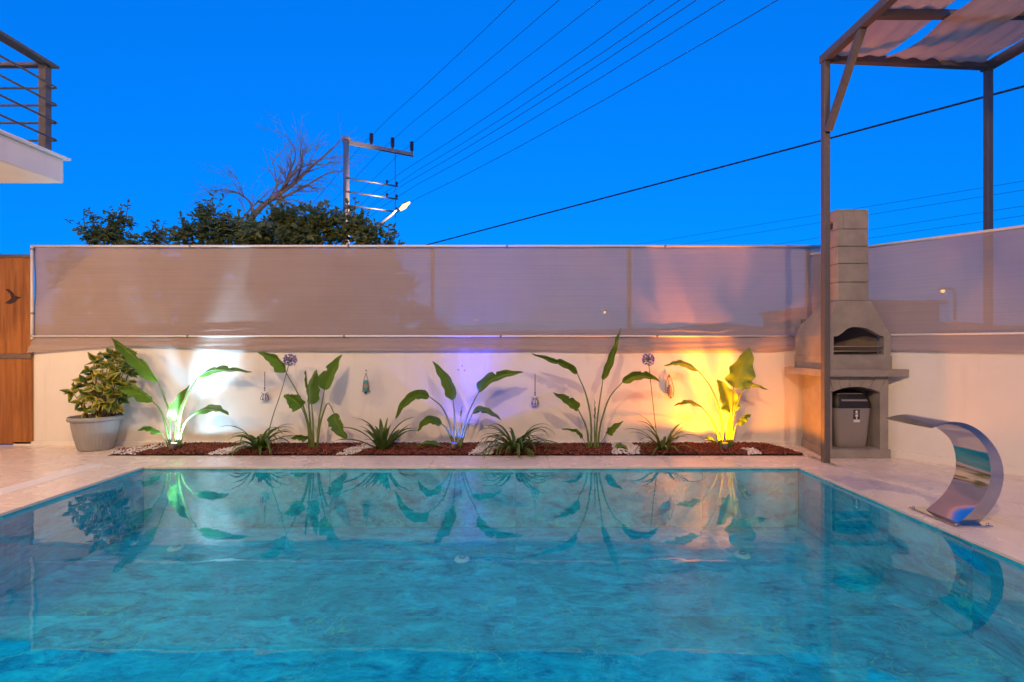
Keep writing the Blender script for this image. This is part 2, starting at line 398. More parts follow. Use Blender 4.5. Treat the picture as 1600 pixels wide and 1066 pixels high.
# basin
D = -.60
bs = MB()
bs.add([(XL-.01,YN-.01,D-.02),(XR+.01,YN-.01,D-.02),(XR+.01,YB+.01,D-.02),(XL-.01,YB+.01,D-.02),
        (XL-.01,YN-.01,-.03),(XR+.01,YN-.01,-.03),(XR+.01,YB+.01,-.03),(XL-.01,YB+.01,-.03)],
       [(0,1,2,3),(0,4,5,1),(1,5,6,2),(2,6,7,3),(3,7,4,0)])
basin = tag(bs.build('pool_basin', POOLGROUT), kind='structure')
lay(basin, 'floor_tile', POOL, XL, XR, YN+.11, YB, 1.84, 1.26, D, .0008, .012)
def wall_tiles(axis, c, a0, a1, lx):
    a = a0
    while a < a1-.02:
        b = min(a+lx, a1)
        for z0, z1 in ((D+.002, -.024),):
            m = MB()
            if axis == 'y': m.box(a+.0015, b-.0015, c-.010, c+.008, z0, z1, .002)
            else: m.box(c-.008, c+.008, a+.0015, b-.0015, z0, z1, .002)
            m.build('wall_tile', POOL, basin)
        a = b
wall_tiles('y', YB, XL+.01, XR-.01, 1.84); wall_tiles('x', XL, YN, YB-.011, 1.2); wall_tiles('x', XR, YN, YB-.011, 1.2)
wt = MB(); wt.add([(XL+.008,YN,WL),(XR-.008,YN,WL),(XR-.008,YB-.01,WL),(XL+.008,YB-.01,WL)], [(0,1,2,3)])
tag(wt.build('water', WATER, keep_normals=True), kind='structure')
for x, yj, lab in ((-2.98, 4.04, 'white round pool inlet nearest the left pool wall'), (-.42, 3.83, 'white round pool inlet in the middle of the pool floor'), (1.975, 3.9, 'white round pool inlet nearest the right pool wall')):
    t = thing('pool_inlet', (x, yj, D), lab, 'pool fitting', 'round inlets on the pool floor')
    MB().lathe([(0,.014),(.04,.016),(.058,.012),(.066,.003),(.067,.0)], (x,yj,D+.001), 24).build('flange', simple('inlet_plastic', (.36,.62,.66), .4), t)
    MB().lathe([(.022,.026),(.03,.026),(.03,.02)], (x,yj,D+.001), 16).build('nozzle', POOLGROUT, t)

# ------------------------------------------------------------------ garden walls
WT = 1.215
XWL = -5.87
bw = thing('garden_wall', (0, YW, 0), 'white plastered garden wall behind the plant bed', 'wall')
MB().prism([(XWL,YW),(3.62,YW),(3.62,YW+.2),(XWL,YW+.2)], -.05, WT).build('wall_body', PLASTER, bw)
MB().box(XWL-.13, 3.4, YW-.03, YW-.001, -.02, .045, .006).build('skirting', PLASTER, bw)
RUST = simple('rust', (.33,.2,.14), .9)
for du, dv in ((716,578),(726,579),(722,572)):
    c = P(du, dv, YW); q = MB().lathe([(.0,.0),(.009,.0)], (0,0,0), 10); q.v = [(c.x + x_, YW - .0015, c.z + y_) for x_, y_, z_ in q.v]
    q.build('rust_mark', RUST, bw)
# right wall runs obliquely towards the viewer
RA, RD = Vector((4.09, 4.93, 0)), Vector((.659, -.752, 0)).normalized(); RN = Vector((RD.y, -RD.x, 0))   # RN points into the yard
if RN.x > 0: RN = -RN
def RW(t, off=0, z=0): return RA + RD*t + RN*off + Vector((0,0,z))
t0, t1 = -.74, 4.6
rw = thing('garden_wall', RW(0), 'white plastered garden wall right of the barbecue, running towards the viewer', 'wall')
a, b, c, d = RW(t0), RW(t1), RW(t1,-.2), RW(t0,-.2)
MB().prism([(a.x,a.y),(d.x,d.y),(c.x,c.y),(b.x,b.y)], -.05, 1.165).build('wall_body', PLASTER, rw)
a, b, c, d = RW(t0,.03), RW(t1,.03), RW(t1,.001), RW(t0,.001)
MB().prism([(a.x,a.y),(d.x,d.y),(c.x,c.y),(b.x,b.y)], -.02, .075).build('skirting', PLASTER, rw)

# ------------------------------------------------------------------ shade-net fences
def net_sheet(fn, n, m, name, mat, parent):
    mb = MB(); mb.add([fn(i/n, j/m) for i in range(n+1) for j in range(m+1)],
        [(i*(m+1)+j, (i+1)*(m+1)+j, (i+1)*(m+1)+j+1, i*(m+1)+j+1) for i in range(n) for j in range(m)], True)
    return mb.build(name, mat, parent)
YF = 5.46
ZT, ZR, XF0, XF1 = PZ(385, YF), PZ(525.5, YF), PX(52, YF), PX(1285, YF)
nf = thing('shade_net_fence', (0, YF, WT), 'grey shade net on white pipes along the long back wall', 'fence')
def fn(s, t):
    x = XF0 + (XF1-XF0)*s; z = ZR + (ZT-ZR)*t
    yy = YF + .012 + .018*mnoise.noise(Vector((x*1.1, z*1.8, 0))) + .008*mnoise.noise(Vector((x*5 + z*3, z*4, 3)))*(1-t) + .007*mnoise.noise(Vector((x*9, z*1.2, 6)))*max(0, t-.6)*2.5
    if s > .93: yy += .05*(s-.93)/.07*math.sin(t*9)*.5
    return (x, yy, z)
net_sheet(fn, 120, 14, 'net', NET, nf)
def fn2(s, t):
    x = XF0 - .06*(1-t)*(1 if s < .02 else 0) + (XF1-XF0-.02)*s
    low = PZ(548 - 7*math.exp(-((s-.13)/.09)**2) + 2*math.exp(-((s-.0)/.03)**2)*2, YF)
    if s > .94: low += (s-.94)/.06*.06
    z = ZR - .012 + (low-ZR+.012)*(1-t)
    k = (1-t)
    fold = .016*mnoise.noise(Vector((x*1.3, z*14, 5)))*k + .008*math.sin(z*90 + 2.5*math.sin(x*1.1))*k
    return (x, YF - .004 - .012*k + fold*.8, z)
net_sheet(fn2, 240, 10, 'hem', NETB, nf)
def pipe(parent, name, p, q, r=.014, seg=1.9):
    p, q = Vector(p), Vector(q); L = (q-p).length; n = max(1, round(L/seg))
    MB().tube([p, q], r, 10).build(name, WHITEP, parent)
    for i in range(1, n):
        c = p.lerp(q, i/n); d_ = (q-p).normalized()*.012
        MB().tube([c-d_, c+d_], r*1.18, 10).build('joint', METALG, parent)
pipe(nf, 'top_rail', (XF0, YF-.012, ZT), (XF1, YF-.012, ZT)); pipe(nf, 'bottom_rail', (XF0, YF-.018, ZR), (XF1-.12, YF-.018, ZR), .013)
MB().tube([(XF0, YF-.012, ZR-.04), (XF0, YF-.012, ZT+.01)], .016, 10).build('post', WHITEP, nf)
for z in (PZ(490,YF), PZ(390,YF), PZ(525,YF)): MB().tube([(XF0, YF-.012, z-.012), (XF0, YF-.012, z+.012)], .021, 10).build('clamp', METALG, nf)
for u in (300, 676, 983, 1262):
    MB().box(PX(u,5.53)-.022, PX(u,5.53)+.022, 5.51, 5.55, WT-.02, ZT-.01).build('post', METALG, nf)
# net on the right wall
rf = thing('shade_net_fence', RW(0,0,WT), 'grey shade net above the right wall, behind the barbecue chimney', 'fence')
def ztop(t): return 2.292
def fr(s, t):
    tt = t0+.02 + (t1-t0)*s; z = 1.315 + (ztop(tt)-1.315)*t
    p = RW(tt, .02 + .01*mnoise.noise(Vector((tt*1.1, z*1.5, 9))), z); return tuple(p)
net_sheet(fr, 60, 12, 'net', NET, rf)
def fr2(s, t):
    tt = t0+.02 + (t1-t0)*s; z = 1.305 - .165*(1-t)
    p = RW(tt, .035 + .008*math.sin(z*60+2*math.sin(tt))*(1-t), z); return tuple(p)
net_sheet(fr2, 80, 8, 'hem', NETB, rf)
pipe(rf, 'top_rail', RW(t0,.025,2.297), RW(t1,.025,2.297)); pipe(rf, 'bottom_rail', RW(t0,.04,1.312), RW(t1,.04,1.312), .012)

# ------------------------------------------------------------------ wooden gate on the left
YG = 5.47
gx = PX(49, YG)
wg = thing('wooden_gate', (PX(0,YG), YG, 0), 'varnished wooden gate with a dark bird silhouette, left of the white wall', 'gate')
zt, zm = PZ(403, YG), PZ(557, YG)
for z0, z1 in ((.015, zm-.03), (zm+.03, zt)):
    MB().box(-7.6, gx-.002, YG, YG+.03, z0, z1, .003).build('panel', WOOD, wg)
MB().box(-7.6, gx, YG-.012, YG+.045, zt, zt+.04, .004).build('top_rail', RAILM, wg)
MB().box(-7.6, gx, YG-.012, YG+.045, zm-.028, zm+.028, .004).build('middle_rail', simple('aged_rail', (.17,.12,.08), .5), wg)
bird = [(8,452),(14,452),(19,457),(22,462),(25,463),(33,465),(26,468),(22,472),(16,475),(8,474),(13,470),(18,466),(16,459)]
MB().plate([(PX(u,YG-.006), PZ(v,YG-.006)) for u, v in bird], [], YG-.008, YG-.001).build('bird_silhouette', simple('dark_brown_metal', (.045,.022,.012), .5), wg)

# ------------------------------------------------------------------ house behind and left of the viewer, with the balcony in view
BX, BYF = PX(100, 4.6), 4.6
hs = thing('house', (-6.4, 0, 0), 'white house with a railed balcony at the upper left', 'house')
MB().box(-14, -6.9, -9, 4.2, -.05, 8.5).build('wall', HOUSEP, hs)
MB().box(-6.899, 9, -9, -2.4, -.05, 8.5).build('wall', HOUSEP, hs)  # both walls are out of view, made tall and near to block sky light
MB().box(BX+.002, 9, -2.399, -1.0, PZ(287,4.6), PZ(250,4.6), .01).build('balcony_slab', HOUSEP, hs)  # unseen slab behind the camera, added to shut out more sky
bz0, bz1 = PZ(287, 4.6), PZ(250, 4.6)
MB().box(-6.9, BX, -2.39, BYF, bz0, bz1, .01).build('balcony_slab', HOUSEP, hs)
MB().box(-6.9, BX+.045, -2.39, BYF+.03, bz1+.001, bz1+.022, .003).build('slab_edging', WHITEP, hs)
rzt = PZ(105, 4.6)
px = PX(72, 4.55)
RX, RY = PX(90, 4.58), 4.58
for y in (4.54, 3.1, 1.6, .1): MB().box(px-.035, px+.035, y-.03, y+.03, bz1+.022, rzt-.025).build('railing_post', RAILM, hs)
MB().box(px-.04, RX+.005, -2.3, RY+.02, rzt-.022, rzt+.006, .004).build('handrail', RAILM, hs)
MB().box(-6.89, px-.04, 4.52, 4.58, rzt-.03, rzt+.002, .004).build('handrail', simple('warm_grey_rail', (.16,.13,.10), .45), hs)
for v in (138, 165, 192.5, 220):
    z = PZ(v, 4.58); r_ = .03
    arc = [(RX-r_+r_*math.sin(k/6*math.pi/2), RY-r_+r_*math.cos(k/6*math.pi/2), z) for k in range(7)]
    MB().tube([(-6.89, RY, z)] + arc + [(RX, -2.3, z)], .011, 8).build('railing_rod', RAILM, hs)
for x0, x1, z0, z1 in ((-4.5,-2.2,.0,2.3),(-.5,2.2,.0,2.3),(4.2,5.6,.9,2.2),(-4,-2,3.6,5.6),(1,3,3.6,5.6)):
    MB().box(x0, x1, -2.399, -2.37, z0+.02, z1, .005).build('window', simple('dark_glass', (.02,.025,.03), .08), hs)

LAMPC = (1, .62, .30)
def wall_lamp(loc, power, label, rad=.09, col=LAMPC):
    t = thing('wall_lamp', loc, label, 'lamp', 'warm lamps on the house')
    x, y, z = loc
    MB().lathe([(.0,.10),(.06,.10),(.065,.0),(.055,-.0)], loc, 18).build('housing', RAILM, t)
    MB().lathe([(.0,-.05),(.035,-.04),(.05,-.01),(.05,.0)], loc, 18).build('globe', emit('lamp_globe', col, 4), t)
    ld = bpy.data.lights.new('lamp_light', 'POINT'); ld.energy = power; ld.color = col; ld.shadow_soft_size = rad
    lo = bpy.data.objects.new('lamp_light', ld); C.objects.link(lo); lo.parent = t; lo.location = (0, 0, -.16)
wall_lamp((-5.75, 2.35, bz0-.10), HOUSE_LAMP*.30, 'warm ceiling lamp under the balcony')
wall_lamp((-1.9, -2.2, 5.6), HOUSE_LAMP*1.7, 'warm fill lamp added on the unseen house front left of the camera')  # added fill lamp out of view, set high to warm the deck
wall_lamp((2.4, -2.2, 5.6), HOUSE_LAMP*1.3, 'warm fill lamp added on the unseen house front right of the camera')  # second added fill, likewise high and unseen

# ------------------------------------------------------------------ pergola on the right
pz = PZ(97, 4.69)
pg = thing('pergola', (3.23, 4.69, 0), 'brown steel pergola with draped beige cloth roof over the right deck', 'pergola')
PXL, PXR, PYF = 3.23, 5.02, 4.69
bmh = .075
MB().box(PXL-.03, PXL+.03, PYF-.03, PYF+.03, .0, pz, .003).build('post', PERG, pg)
MB().box(PXR-.028, PXR+.028, 4.77, 4.825, -.03, pz-.02, .003).build('post', PERG, pg)
for x in (PXL, PXR): MB().box(x-.04, x+.04, -.54, -.46, 0, pz, .003).build('post', PERG, pg)
MB().box(PXL-.04, PXL+.04, -.6, PYF+.04, pz+.001, pz+.08, .003).build('side_beam', PERG, pg)
MB().box(PXR-.045, PXR+.045, -.6, 4.84, pz-.019, pz+.06, .003).build('side_beam', PERG, pg)
MB().bar((PXL+.041, PYF, pz+.035), (PXR-.046, 4.79, pz+.025), .06, .07).build('front_beam', PERG, pg)
CB = (4.06, 3.2, 2.3, 1.4, .5)
for y in CB: MB().box(PXL+.041, PXR-.046, y-.03, y+.03, pz-.0, pz+.06, .003).build('cross_beam', PERG, pg)
MB().bar((PXL, PYF-.041, PZ(205, 4.65)), (PXL, 4.2, pz+.0), .045, .06, (1,0,0)).build('brace', PERG, pg)
def mat_cloth():
    m = N('draped_cloth'); p = m.pos()
    c = m.mix(m.noise(m.mapping(p, (30,.8,1)), 2, 4), (.56,.45,.33), (.68,.55,.42))
    d_ = m.pbr(c, .9, 0, .1, m.bump(m.noise(m.mapping(p, (60,2,1)), 1.5, 3), .3, .006))
    t = m.n('ShaderNodeBsdfTranslucent'); m.l(c, t.inputs[0]); mx = m.n('ShaderNodeMixShader'); mx.inputs[0].default_value = .3
    m.l(d_.outputs[0], mx.inputs[1]); m.l(t.outputs[0], mx.inputs[2]); return m.done(mx.outputs[0])
CLOTH = mat_cloth()
anch = [PYF+.05, 4.06, 3.2, 2.3, 1.4, .5]
def strip(xa, xb, over, seed):
    def f(s, t):
        y = PYF+.07 - (PYF+.07-.4)*s
        k = 0
        while k < 4 and y < anch[k+1]: k += 1
        q = (anch[k]-y)/(anch[k]-anch[k+1]); q = max(0, min(1, q))
        zl = pz+.075 if over[k] else pz-.01; zr = pz+.075 if over[k+1] else pz-.01
        z = zl + (zr-zl)*q - .06*math.sin(math.pi*q)
        xx = xa + (xb-xa)*t; e = abs(t-.5)*2
        pin = .03*math.sin(math.pi*q)*(1 if t > .5 else -1)*e
        z += .012*math.sin(t*19+seed+q*2) + .02*e*e*math.sin(math.pi*q) + .01*mnoise.noise(Vector((xx*6, y*2, seed)))
        if y > PYF+.0: z -= (y-PYF)*.9*(.7+.6*mnoise.noise(Vector((t*4.3, seed, 2))))
        return (xx - pin, y, z)
    net_sheet(f, 90, 16, 'cloth_strip', CLOTH, pg)
strip(3.27, 3.86, (1,1,1,1,1,1), 1); strip(3.84, 4.45, (1,0,1,0,1,0), 4); strip(4.43, 4.95, (1,1,0,1,0,1), 8)

# ------------------------------------------------------------------ barbecue
YQ = 4.85
bq = thing('barbecue', (3.68, YQ, 0), 'grey concrete garden barbecue with tall chimney in the wall corner', 'barbecue')
def X(u, Y=YQ): return PX(u, Y)
def Z(v, Y=YQ): return PZ(v, Y)
zs0, zs1 = Z(588), Z(577)
MB().prism([(3.33,4.83),(4.02,4.83),(4.02,4.97),(3.62,5.44),(3.46,5.44)], .0, Z(702)).build('plinth', CONC, bq)
zp = Z(702)+.001
xl, xr = X(1300), X(1375)
MB().prism([(3.34,YQ),(xl,YQ),(xl+.04,5.3),(3.50,5.43),(3.47,5.43)], zp, Z(613)-.001).build('side_wall', CONC, bq)
MB().prism([(xr,YQ),(4.01,YQ),(4.01,4.97),(3.93,5.06),(xr,5.06)], zp, Z(613)-.001).build('side_wall', CONC, bq)
MB().prism([(3.34,YQ+.1),(3.98,YQ+.1),(3.98,4.97),(3.60,5.43),(3.47,5.43)], Z(603), zs0-.001).build('lintel_core', CONC, bq)
MB().prism([(xl+.04,5.29),(xr,5.05),(xr,5.07),(xl+.04,5.31)], zp, Z(603)).build('back_panel', CONC, bq)
MB().prism([(3.34,YQ),(3.36,YQ),(3.49,5.43),(3.47,5.43)], Z(613), zs0-.001).build('side_wall', CONC, bq)
# arch stones
def arch_pt(s):
    x = xl + (xr-xl)*s; return (x, Z(613) + (Z(604.5)-Z(613))*math.sin(math.pi*s)**.8)
tops = [3.34, X(1295), X(1309), X(1328), X(1350), X(1369), X(1388), 4.01]
bots = [0, .03, .19, .36, .58, .78, .97, 1]
for i in range(7):
    g_ = .0022; a0, a1 = arch_pt(bots[i]), arch_pt(bots[i+1]); ta, tb = tops[i]+g_, tops[i+1]-g_
    if i == 0: poly = [(3.34, Z(613)), (a1[0]-g_, a1[1]), (tb, zs0-.001), (3.34, zs0-.001)]
    elif i == 6: poly = [(a0[0]+g_, a0[1]), (a1[0], Z(613)), (4.01, Z(613)), (4.01, zs0-.001), (ta, zs0-.001)]
    else:
        mid = arch_pt((bots[i]+bots[i+1])/2); poly = [(a0[0]+g_, a0[1]), mid, (a1[0]-g_, a1[1]), (tb, zs0-.001), (ta, zs0-.001)]
    MB().plate(poly, [], YQ + rnd.uniform(-.002,.002), YQ+.099).build('arch_stone', CONC, bq)
MB().prism([(3.255,4.79),(4.18,4.79),(4.17,4.82),(3.64,5.44),(3.255,5.44)], zs0, zs1).build('counter_slab', CONC, bq)
# fire box and hood
hz0, hzc, hzs, hzt = zs1+.001, Z(556), Z(524), Z(470)
MB().prism([(3.32,4.855),(4.055,4.855),(4.05,4.875),(3.62,5.38),(3.34,5.38)], hz0, hzc).build('hearth', CONC, bq)
outer = [(3.325,hzc+.001),(4.05,hzc+.001),(4.05,hzs),(3.98,Z(507)),(3.87,Z(480)),(3.838,hzt),(3.485,hzt),(3.45,Z(480)),(3.37,Z(507)),(3.325,hzs)]
hole = [(X(1304),hzc+.012),(X(1383),hzc+.012),(X(1383),Z(526)),(X(1376),Z(524)),(X(1366),Z(518)),(X(1356),Z(513)),(X(1345),Z(511)),(X(1333),Z(511)),(X(1325),Z(514)),(X(1318),Z(520)),(X(1311),Z(525)),(X(1304),Z(526))]
MB().plate(outer, [hole], 4.865, 4.93).build('hood_front', CONC, bq)
def hood_side(pts, name):
    # walls following the hood outline, from the front plate back to the garden wall
    m = MB()
    for (xa, za), (xb, zb) in zip(pts, pts[1:]):
        ya = min(5.34, RA.y + (RA.x-xa)*.752/.659 - .03) if xa > 3.6 else 5.34; yb = min(5.34, RA.y + (RA.x-xb)*.752/.659 - .03) if xb > 3.6 else 5.34
        ya = 5.34 if False else (ya if za < 1.5 else min(ya, 5.14)); yb = yb if zb < 1.5 else min(yb, 5.14)
        cx = 3.67; ia = xa + (.06 if xa < cx else -.06); ib = xb + (.06 if xb < cx else -.06)
        m.add([(xa,4.9301,za),(xb,4.9301,zb),(xb,max(yb,4.94),zb),(xa,max(ya,4.94),za),(ia,4.9301,za),(ib,4.9301,zb),(ib,max(yb,4.94),zb),(ia,max(ya,4.94),za)],
              [(0,1,2,3),(7,6,5,4),(0,4,5,1),(1,5,6,2),(2,6,7,3),(3,7,4,0)])
    m.build(name, CONC, bq)
hood_side([(3.325,hzc+.001),(3.325,hzs),(3.37,Z(507)),(3.45,Z(480)),(3.485,hzt)], 'hood_side')
hood_side([(4.05,hzc+.001),(4.05,hzs),(3.98,Z(507)),(3.87,Z(480)),(3.838,hzt)], 'hood_side')
MB().prism([(3.39,5.32),(3.62,5.2),(3.98,4.96),(3.98,4.98),(3.63,5.30),(3.39,5.34)], hzc+.001, Z(495)).build('fire_back', simple('dark_concrete', (.15,.125,.11), .95, 0, .3, 9, .3), bq)  # darker grey-brown than the rest of the barbecue
YC = 4.89
cz = [hzt+.0005] + [PZ(v, YC) for v in (441, 412, 385, 358)]
ctop = PZ(330, YC)
for i in range(4):
    MB().box(3.497+rnd.uniform(-.002,.002), 3.832+rnd.uniform(-.002,.002), YC+rnd.uniform(-.002,.002), 5.11, cz[i]+.002, cz[i+1]-.002, .006).build('chimney_block', CONC, bq)
z0, z1 = cz[4]+.002, ctop
tb = MB(); tb.box(3.56, 3.832, YC, 4.945, z0, z1, .005); tb.box(3.78, 3.832, 4.946, 5.11, z0, z1, .004); tb.box(3.56, 3.779, 5.06, 5.11, z0, z1, .004); tb.box(3.497, 3.83, YC+.003, 5.108, z1+.0005, z1+.022, .004)
hl = [(4.96,z0+.015),(5.05,z0+.015),(5.05,z0+.07),(5.035,z0+.10),(5.005,z0+.115),(4.975,z0+.10),(4.96,z0+.07)]
pl = MB(); pl.plate([(YC,z0),(5.11,z0),(5.11,z1),(YC,z1)], [hl], 3.497, 3.555); pl.v = [(y_, x_, z_) for x_, y_, z_ in pl.v]
o_ = len(tb.v); tb.v += pl.v; tb.f += [tuple(i+o_ for i in f) for f in pl.f]; tb.smooth += pl.smooth
tb.build('chimney_top', CONC, bq)
for z, y_ in ((Z(541.5), 4.87), (Z(549), 4.90)):
    r_ = MB()
    for k in range(7): r_.tube([(X(1301)-.0, y_+k*.035, z), (X(1384)+.0, y_+k*.035, z)], .004 if k else .0055, 6)
    r_.build('grill_rack', METALG, bq)

# bin in the niche
yb_ = 4.90
bn = thing('swing_bin', (X(1333,5.02), 5.02, zp), 'grey swing-top bin with black lid inside the barbecue niche', 'bin')
def rrect(x0, x1, y0, y1, r_, n=5):
    out = []
    for cx_, cy_, a0 in ((x1-r_, y0+r_, -90), (x1-r_, y1-r_, 0), (x0+r_, y1-r_, 90), (x0+r_, y0+r_, 180)):
        for k in range(n+1): a_ = R(a0 + 90*k/n); out.append((cx_ + r_*math.cos(a_), cy_ + r_*math.sin(a_)))
    return out
def loft(secs, mat, name, parent, cap=True):
    mb = MB(); n = len(secs[0][0]); vs = []
    for poly, z in secs: vs += [(x, y, z) for x, y in poly]
    fs = [(i*n+k, i*n+(k+1) % n, (i+1)*n+(k+1) % n, (i+1)*n+k) for i in range(len(secs)-1) for k in range(n)]
    mb.add(vs, fs, True)
    if cap: mb.add(vs[:n], [tuple(range(n))[::-1]]); mb.add(vs[-n:], [tuple(range(n))])
    return mb.build(name, mat, parent)
bx0, bx1 = X(1305.5,yb_), X(1364,yb_)
bot0, bot1 = X(1310,yb_), X(1358,yb_)
zb0, zb1 = zp+.002, PZ(638, yb_)
loft([(rrect(bot0+.01,bot1-.01,yb_+.02,yb_+.2,.04), zb0), (rrect(bot0,bot1,yb_+.012,yb_+.21,.045), zb0+.02), (rrect(bx0,bx1,yb_,yb_+.24,.05), zb1)], BINM, 'body', bn)
loft([(rrect(bx0-.004,bx1+.004,yb_-.006,yb_+.246,.05), zb1+.001), (rrect(bx0-.002,bx1+.002,yb_-.004,yb_+.244,.05), zb1+.045),
      (rrect(bx0+.015,bx1-.01,yb_+.03,yb_+.225,.05), zb1+.13), (rrect(bx0+.05,bx1-.05,yb_+.07,yb_+.19,.05), zb1+.175), (rrect(bx0+.10,bx1-.10,yb_+.09,yb_+.17,.035), zb1+.185)], BLACK, 'lid', bn)
fp = MB(); fp.add([(bx0+.075,yb_+.005,zb1+.075),(bx1-.05,yb_+.005,zb1+.075),(bx1-.075,yb_+.05,zb1+.155),(bx0+.05,yb_+.05,zb1+.155),
                   (bx0+.075,yb_+.02,zb1+.075),(bx1-.05,yb_+.02,zb1+.075),(bx1-.075,yb_+.065,zb1+.155),(bx0+.05,yb_+.065,zb1+.155)],
                  [(0,1,2,3),(7,6,5,4),(0,4,5,1),(1,5,6,2),(2,6,7,3),(3,7,4,0)]); fp.build('flap', BINM, bn)
sx, sz = X(1338.5,yb_), PZ(648,yb_)
st = MB().box(sx-.034, sx+.034, yb_+.0005, yb_+.0045, sz-.052, sz+.052).build('sticker', simple('sticker_dark', (.03,.025,.02), .4), bn)
MB().box(sx-.034, sx+.034, yb_-.0005, yb_+.0003, sz-.082, sz-.054).build('sticker', simple('sticker_white', (.7,.68,.66), .4), bn)
SW = simple('sticker_print', (.75,.74,.72), .4)
for zz, ww in ((.03, .014), (-.012, .016)):
    q = MB(); q.lathe([(0,0),(ww,0)], (0,0,0), 14); q.v = [(sx + x_, yb_-.0003, sz + zz + y_) for x_, y_, z_ in q.v]; q.build('printed_mark', SW, bn)
MB().box(sx-.006, sx+.006, yb_-.0006, yb_+.0003, sz-.05, sz-.03).build('printed_mark', SW, bn)
MB().box(sx-.022, sx+.022, yb_-.0009, yb_-.0006, sz+.008, sz+.012).build('printed_mark', SW, bn)

# ------------------------------------------------------------------ steel pool waterfall
wf = thing('waterfall_spout', P(1500,820,3.1), 'polished steel curved waterfall spout on the right pool edge', 'waterfall')
NY = 3.05
outp = [(1455,668.5),(1474,661.5),(1492,659.5),(1512,663),(1532,674),(1550,692),(1562,712),(1568,735),(1567,757),(1560,778),(1548,798),(1529,818)]
inp = [(1455,669.5),(1472,664),(1487,663),(1507,669),(1524,681),(1537,696),(1545,714),(1548,735),(1546,755),(1537,776),(1520,798),(1494,820)]
def widen(i, n): s = i/(n-1); return (3.05, 3.05 + .39 - .15*min(1, s*2.2))
o3 = crom([(p[0], 0, p[1]) for p in outp], 40); i3 = crom([(p[0], 0, p[1]) for p in inp], 40)
V = []
for i in range(40):
    y0, y1 = widen(i, 40)
    for q in (o3[i], i3[i]):
        x_, z_ = PX(q.x, NY), PZ(q.z, NY); V.append((x_, y0, z_)); V.append((x_, y1, z_))
# index: i*4 + (0 out near, 1 out far, 2 in near, 3 in far)
sh = MB(); sh.add(V, [(i*4, i*4+4, i*4+5, i*4+1) for i in range(39)], True); sh.build('outer_sheet', STEEL, wf)
sh = MB(); sh.add(V, [(i*4+2, i*4+3, i*4+7, i*4+6) for i in range(39)], True); sh.build('inner_sheet', STEEL, wf)
sh = MB(); sh.add(V, [(i*4, i*4+2, i*4+6, i*4+4) for i in range(39)]); sh.build('side_plate', simple('brushed_steel', (.55,.5,.45), .16, 1, .05, 30), wf)
sh = MB(); sh.add(V, [(i*4+1, i*4+5, i*4+7, i*4+3) for i in range(39)] + [(0,1,3,2)]); sh.build('side_plate', STEEL, wf)
bx_ = PX(1494, NY)
MB().box(bx_-.05, bx_+.20, 3.0, 3.36, .003, .012, .003).build('base_plate', STEEL, wf)
for x_, y_ in ((bx_-.03,3.02),(bx_+.18,3.02),(bx_-.03,3.34),(bx_+.18,3.34)): MB().lathe([(0,.02),(.008,.02),(.009,.012)], (x_,y_,0), 8).build('bolt', STEEL, wf)

# ------------------------------------------------------------------ planting bed
bed = MB(); nb = 160
bed.add([(-4.42 + 7.62*i/nb, y, -.004 + (.02*(.5+.5*mnoise.noise(Vector((i*.21, j, 0)))) if j == 1 else 0)) for i in range(nb+1) for j, y in enumerate((4.962, 5.2, 5.469))],
        [(3*i+j, 3*i+3+j, 3*i+4+j, 3*i+1+j) for i in range(nb) for j in (0, 1)])
tag(bed.build('plant_bed', SOIL), kind='structure')
WHITES = [(-4.42,-4.12,.45),(-3.33,-3.10,.42),(-1.95,-1.72,.42),(-.47,-.22,.25),(1.13,1.42,.1),(2.58,2.73,.1)]
def is_white(x, y):
    k = mnoise.noise(Vector((x*6, y*6, 0)))*.05
    for i, (a, b, sl) in enumerate(WHITES):
        dx = sl*(y-4.96)
        if a+dx+k < x < b+dx+k: return not (i == 0 and rnd.random() < .3) and not (i == 5 and y > 5.2)
    return False
def stone(mb, x, y, z, r):
    ph = rnd.random()*6.28; t_ = []
    q = [(1,0,0),(-1,0,0),(0,1,0),(0,-1,0),(0,0,1),(0,0,-1)]
    ca, sa = math.cos(ph), math.sin(ph); tl = rnd.uniform(-.5,.5)
    vs = []
    for a, b, c in q:
        k = r*rnd.uniform(.75,1.25); a, b, c = a*k, b*k, c*k*.75; b, c = b*math.cos(tl)-c*math.sin(tl), b*math.sin(tl)+c*math.cos(tl)
        vs.append((x+a*ca-b*sa, y+a*sa+b*ca, z+c))
    mb.add(vs, [(0,2,4),(2,1,4),(1,3,4),(3,0,4),(2,0,5),(1,2,5),(3,1,5),(0,3,5)])
red, wht = MB(), MB()
for _ in range(15500):
    x, y = rnd.uniform(-4.40, 3.17), rnd.uniform(4.972, 5.455)
    if x < -4.15 and y > 4.96 + (x+4.42)*1.9 + .12: continue
    if x > 3.0 and y > 5.44 - (x-3.0)*2.2: continue
    z = .008 + .03*(.5+.5*mnoise.noise(Vector((x*1.6, y*5, 0))))*min(1, (y-4.962)/.1) + rnd.uniform(0,.012)
    r_ = rnd.uniform(.009,.017)
    stone(wht if is_white(x, y) else red, x, y, z, r_)
tag(red.build('lava_gravel', mat_gravel('red_lava', [(0,(.07,.022,.016)),(.5,(.15,.045,.03)),(1,(.24,.08,.055))])), 'reddish brown lava gravel filling the plant bed', 'gravel', kind='stuff')
tag(wht.build('white_pebbles', mat_gravel('white_pebble', [(0,(.5,.45,.42)),(.5,(.68,.64,.6)),(1,(.8,.77,.74))])), 'white pebble patches between the lava gravel', 'pebbles', kind='stuff')

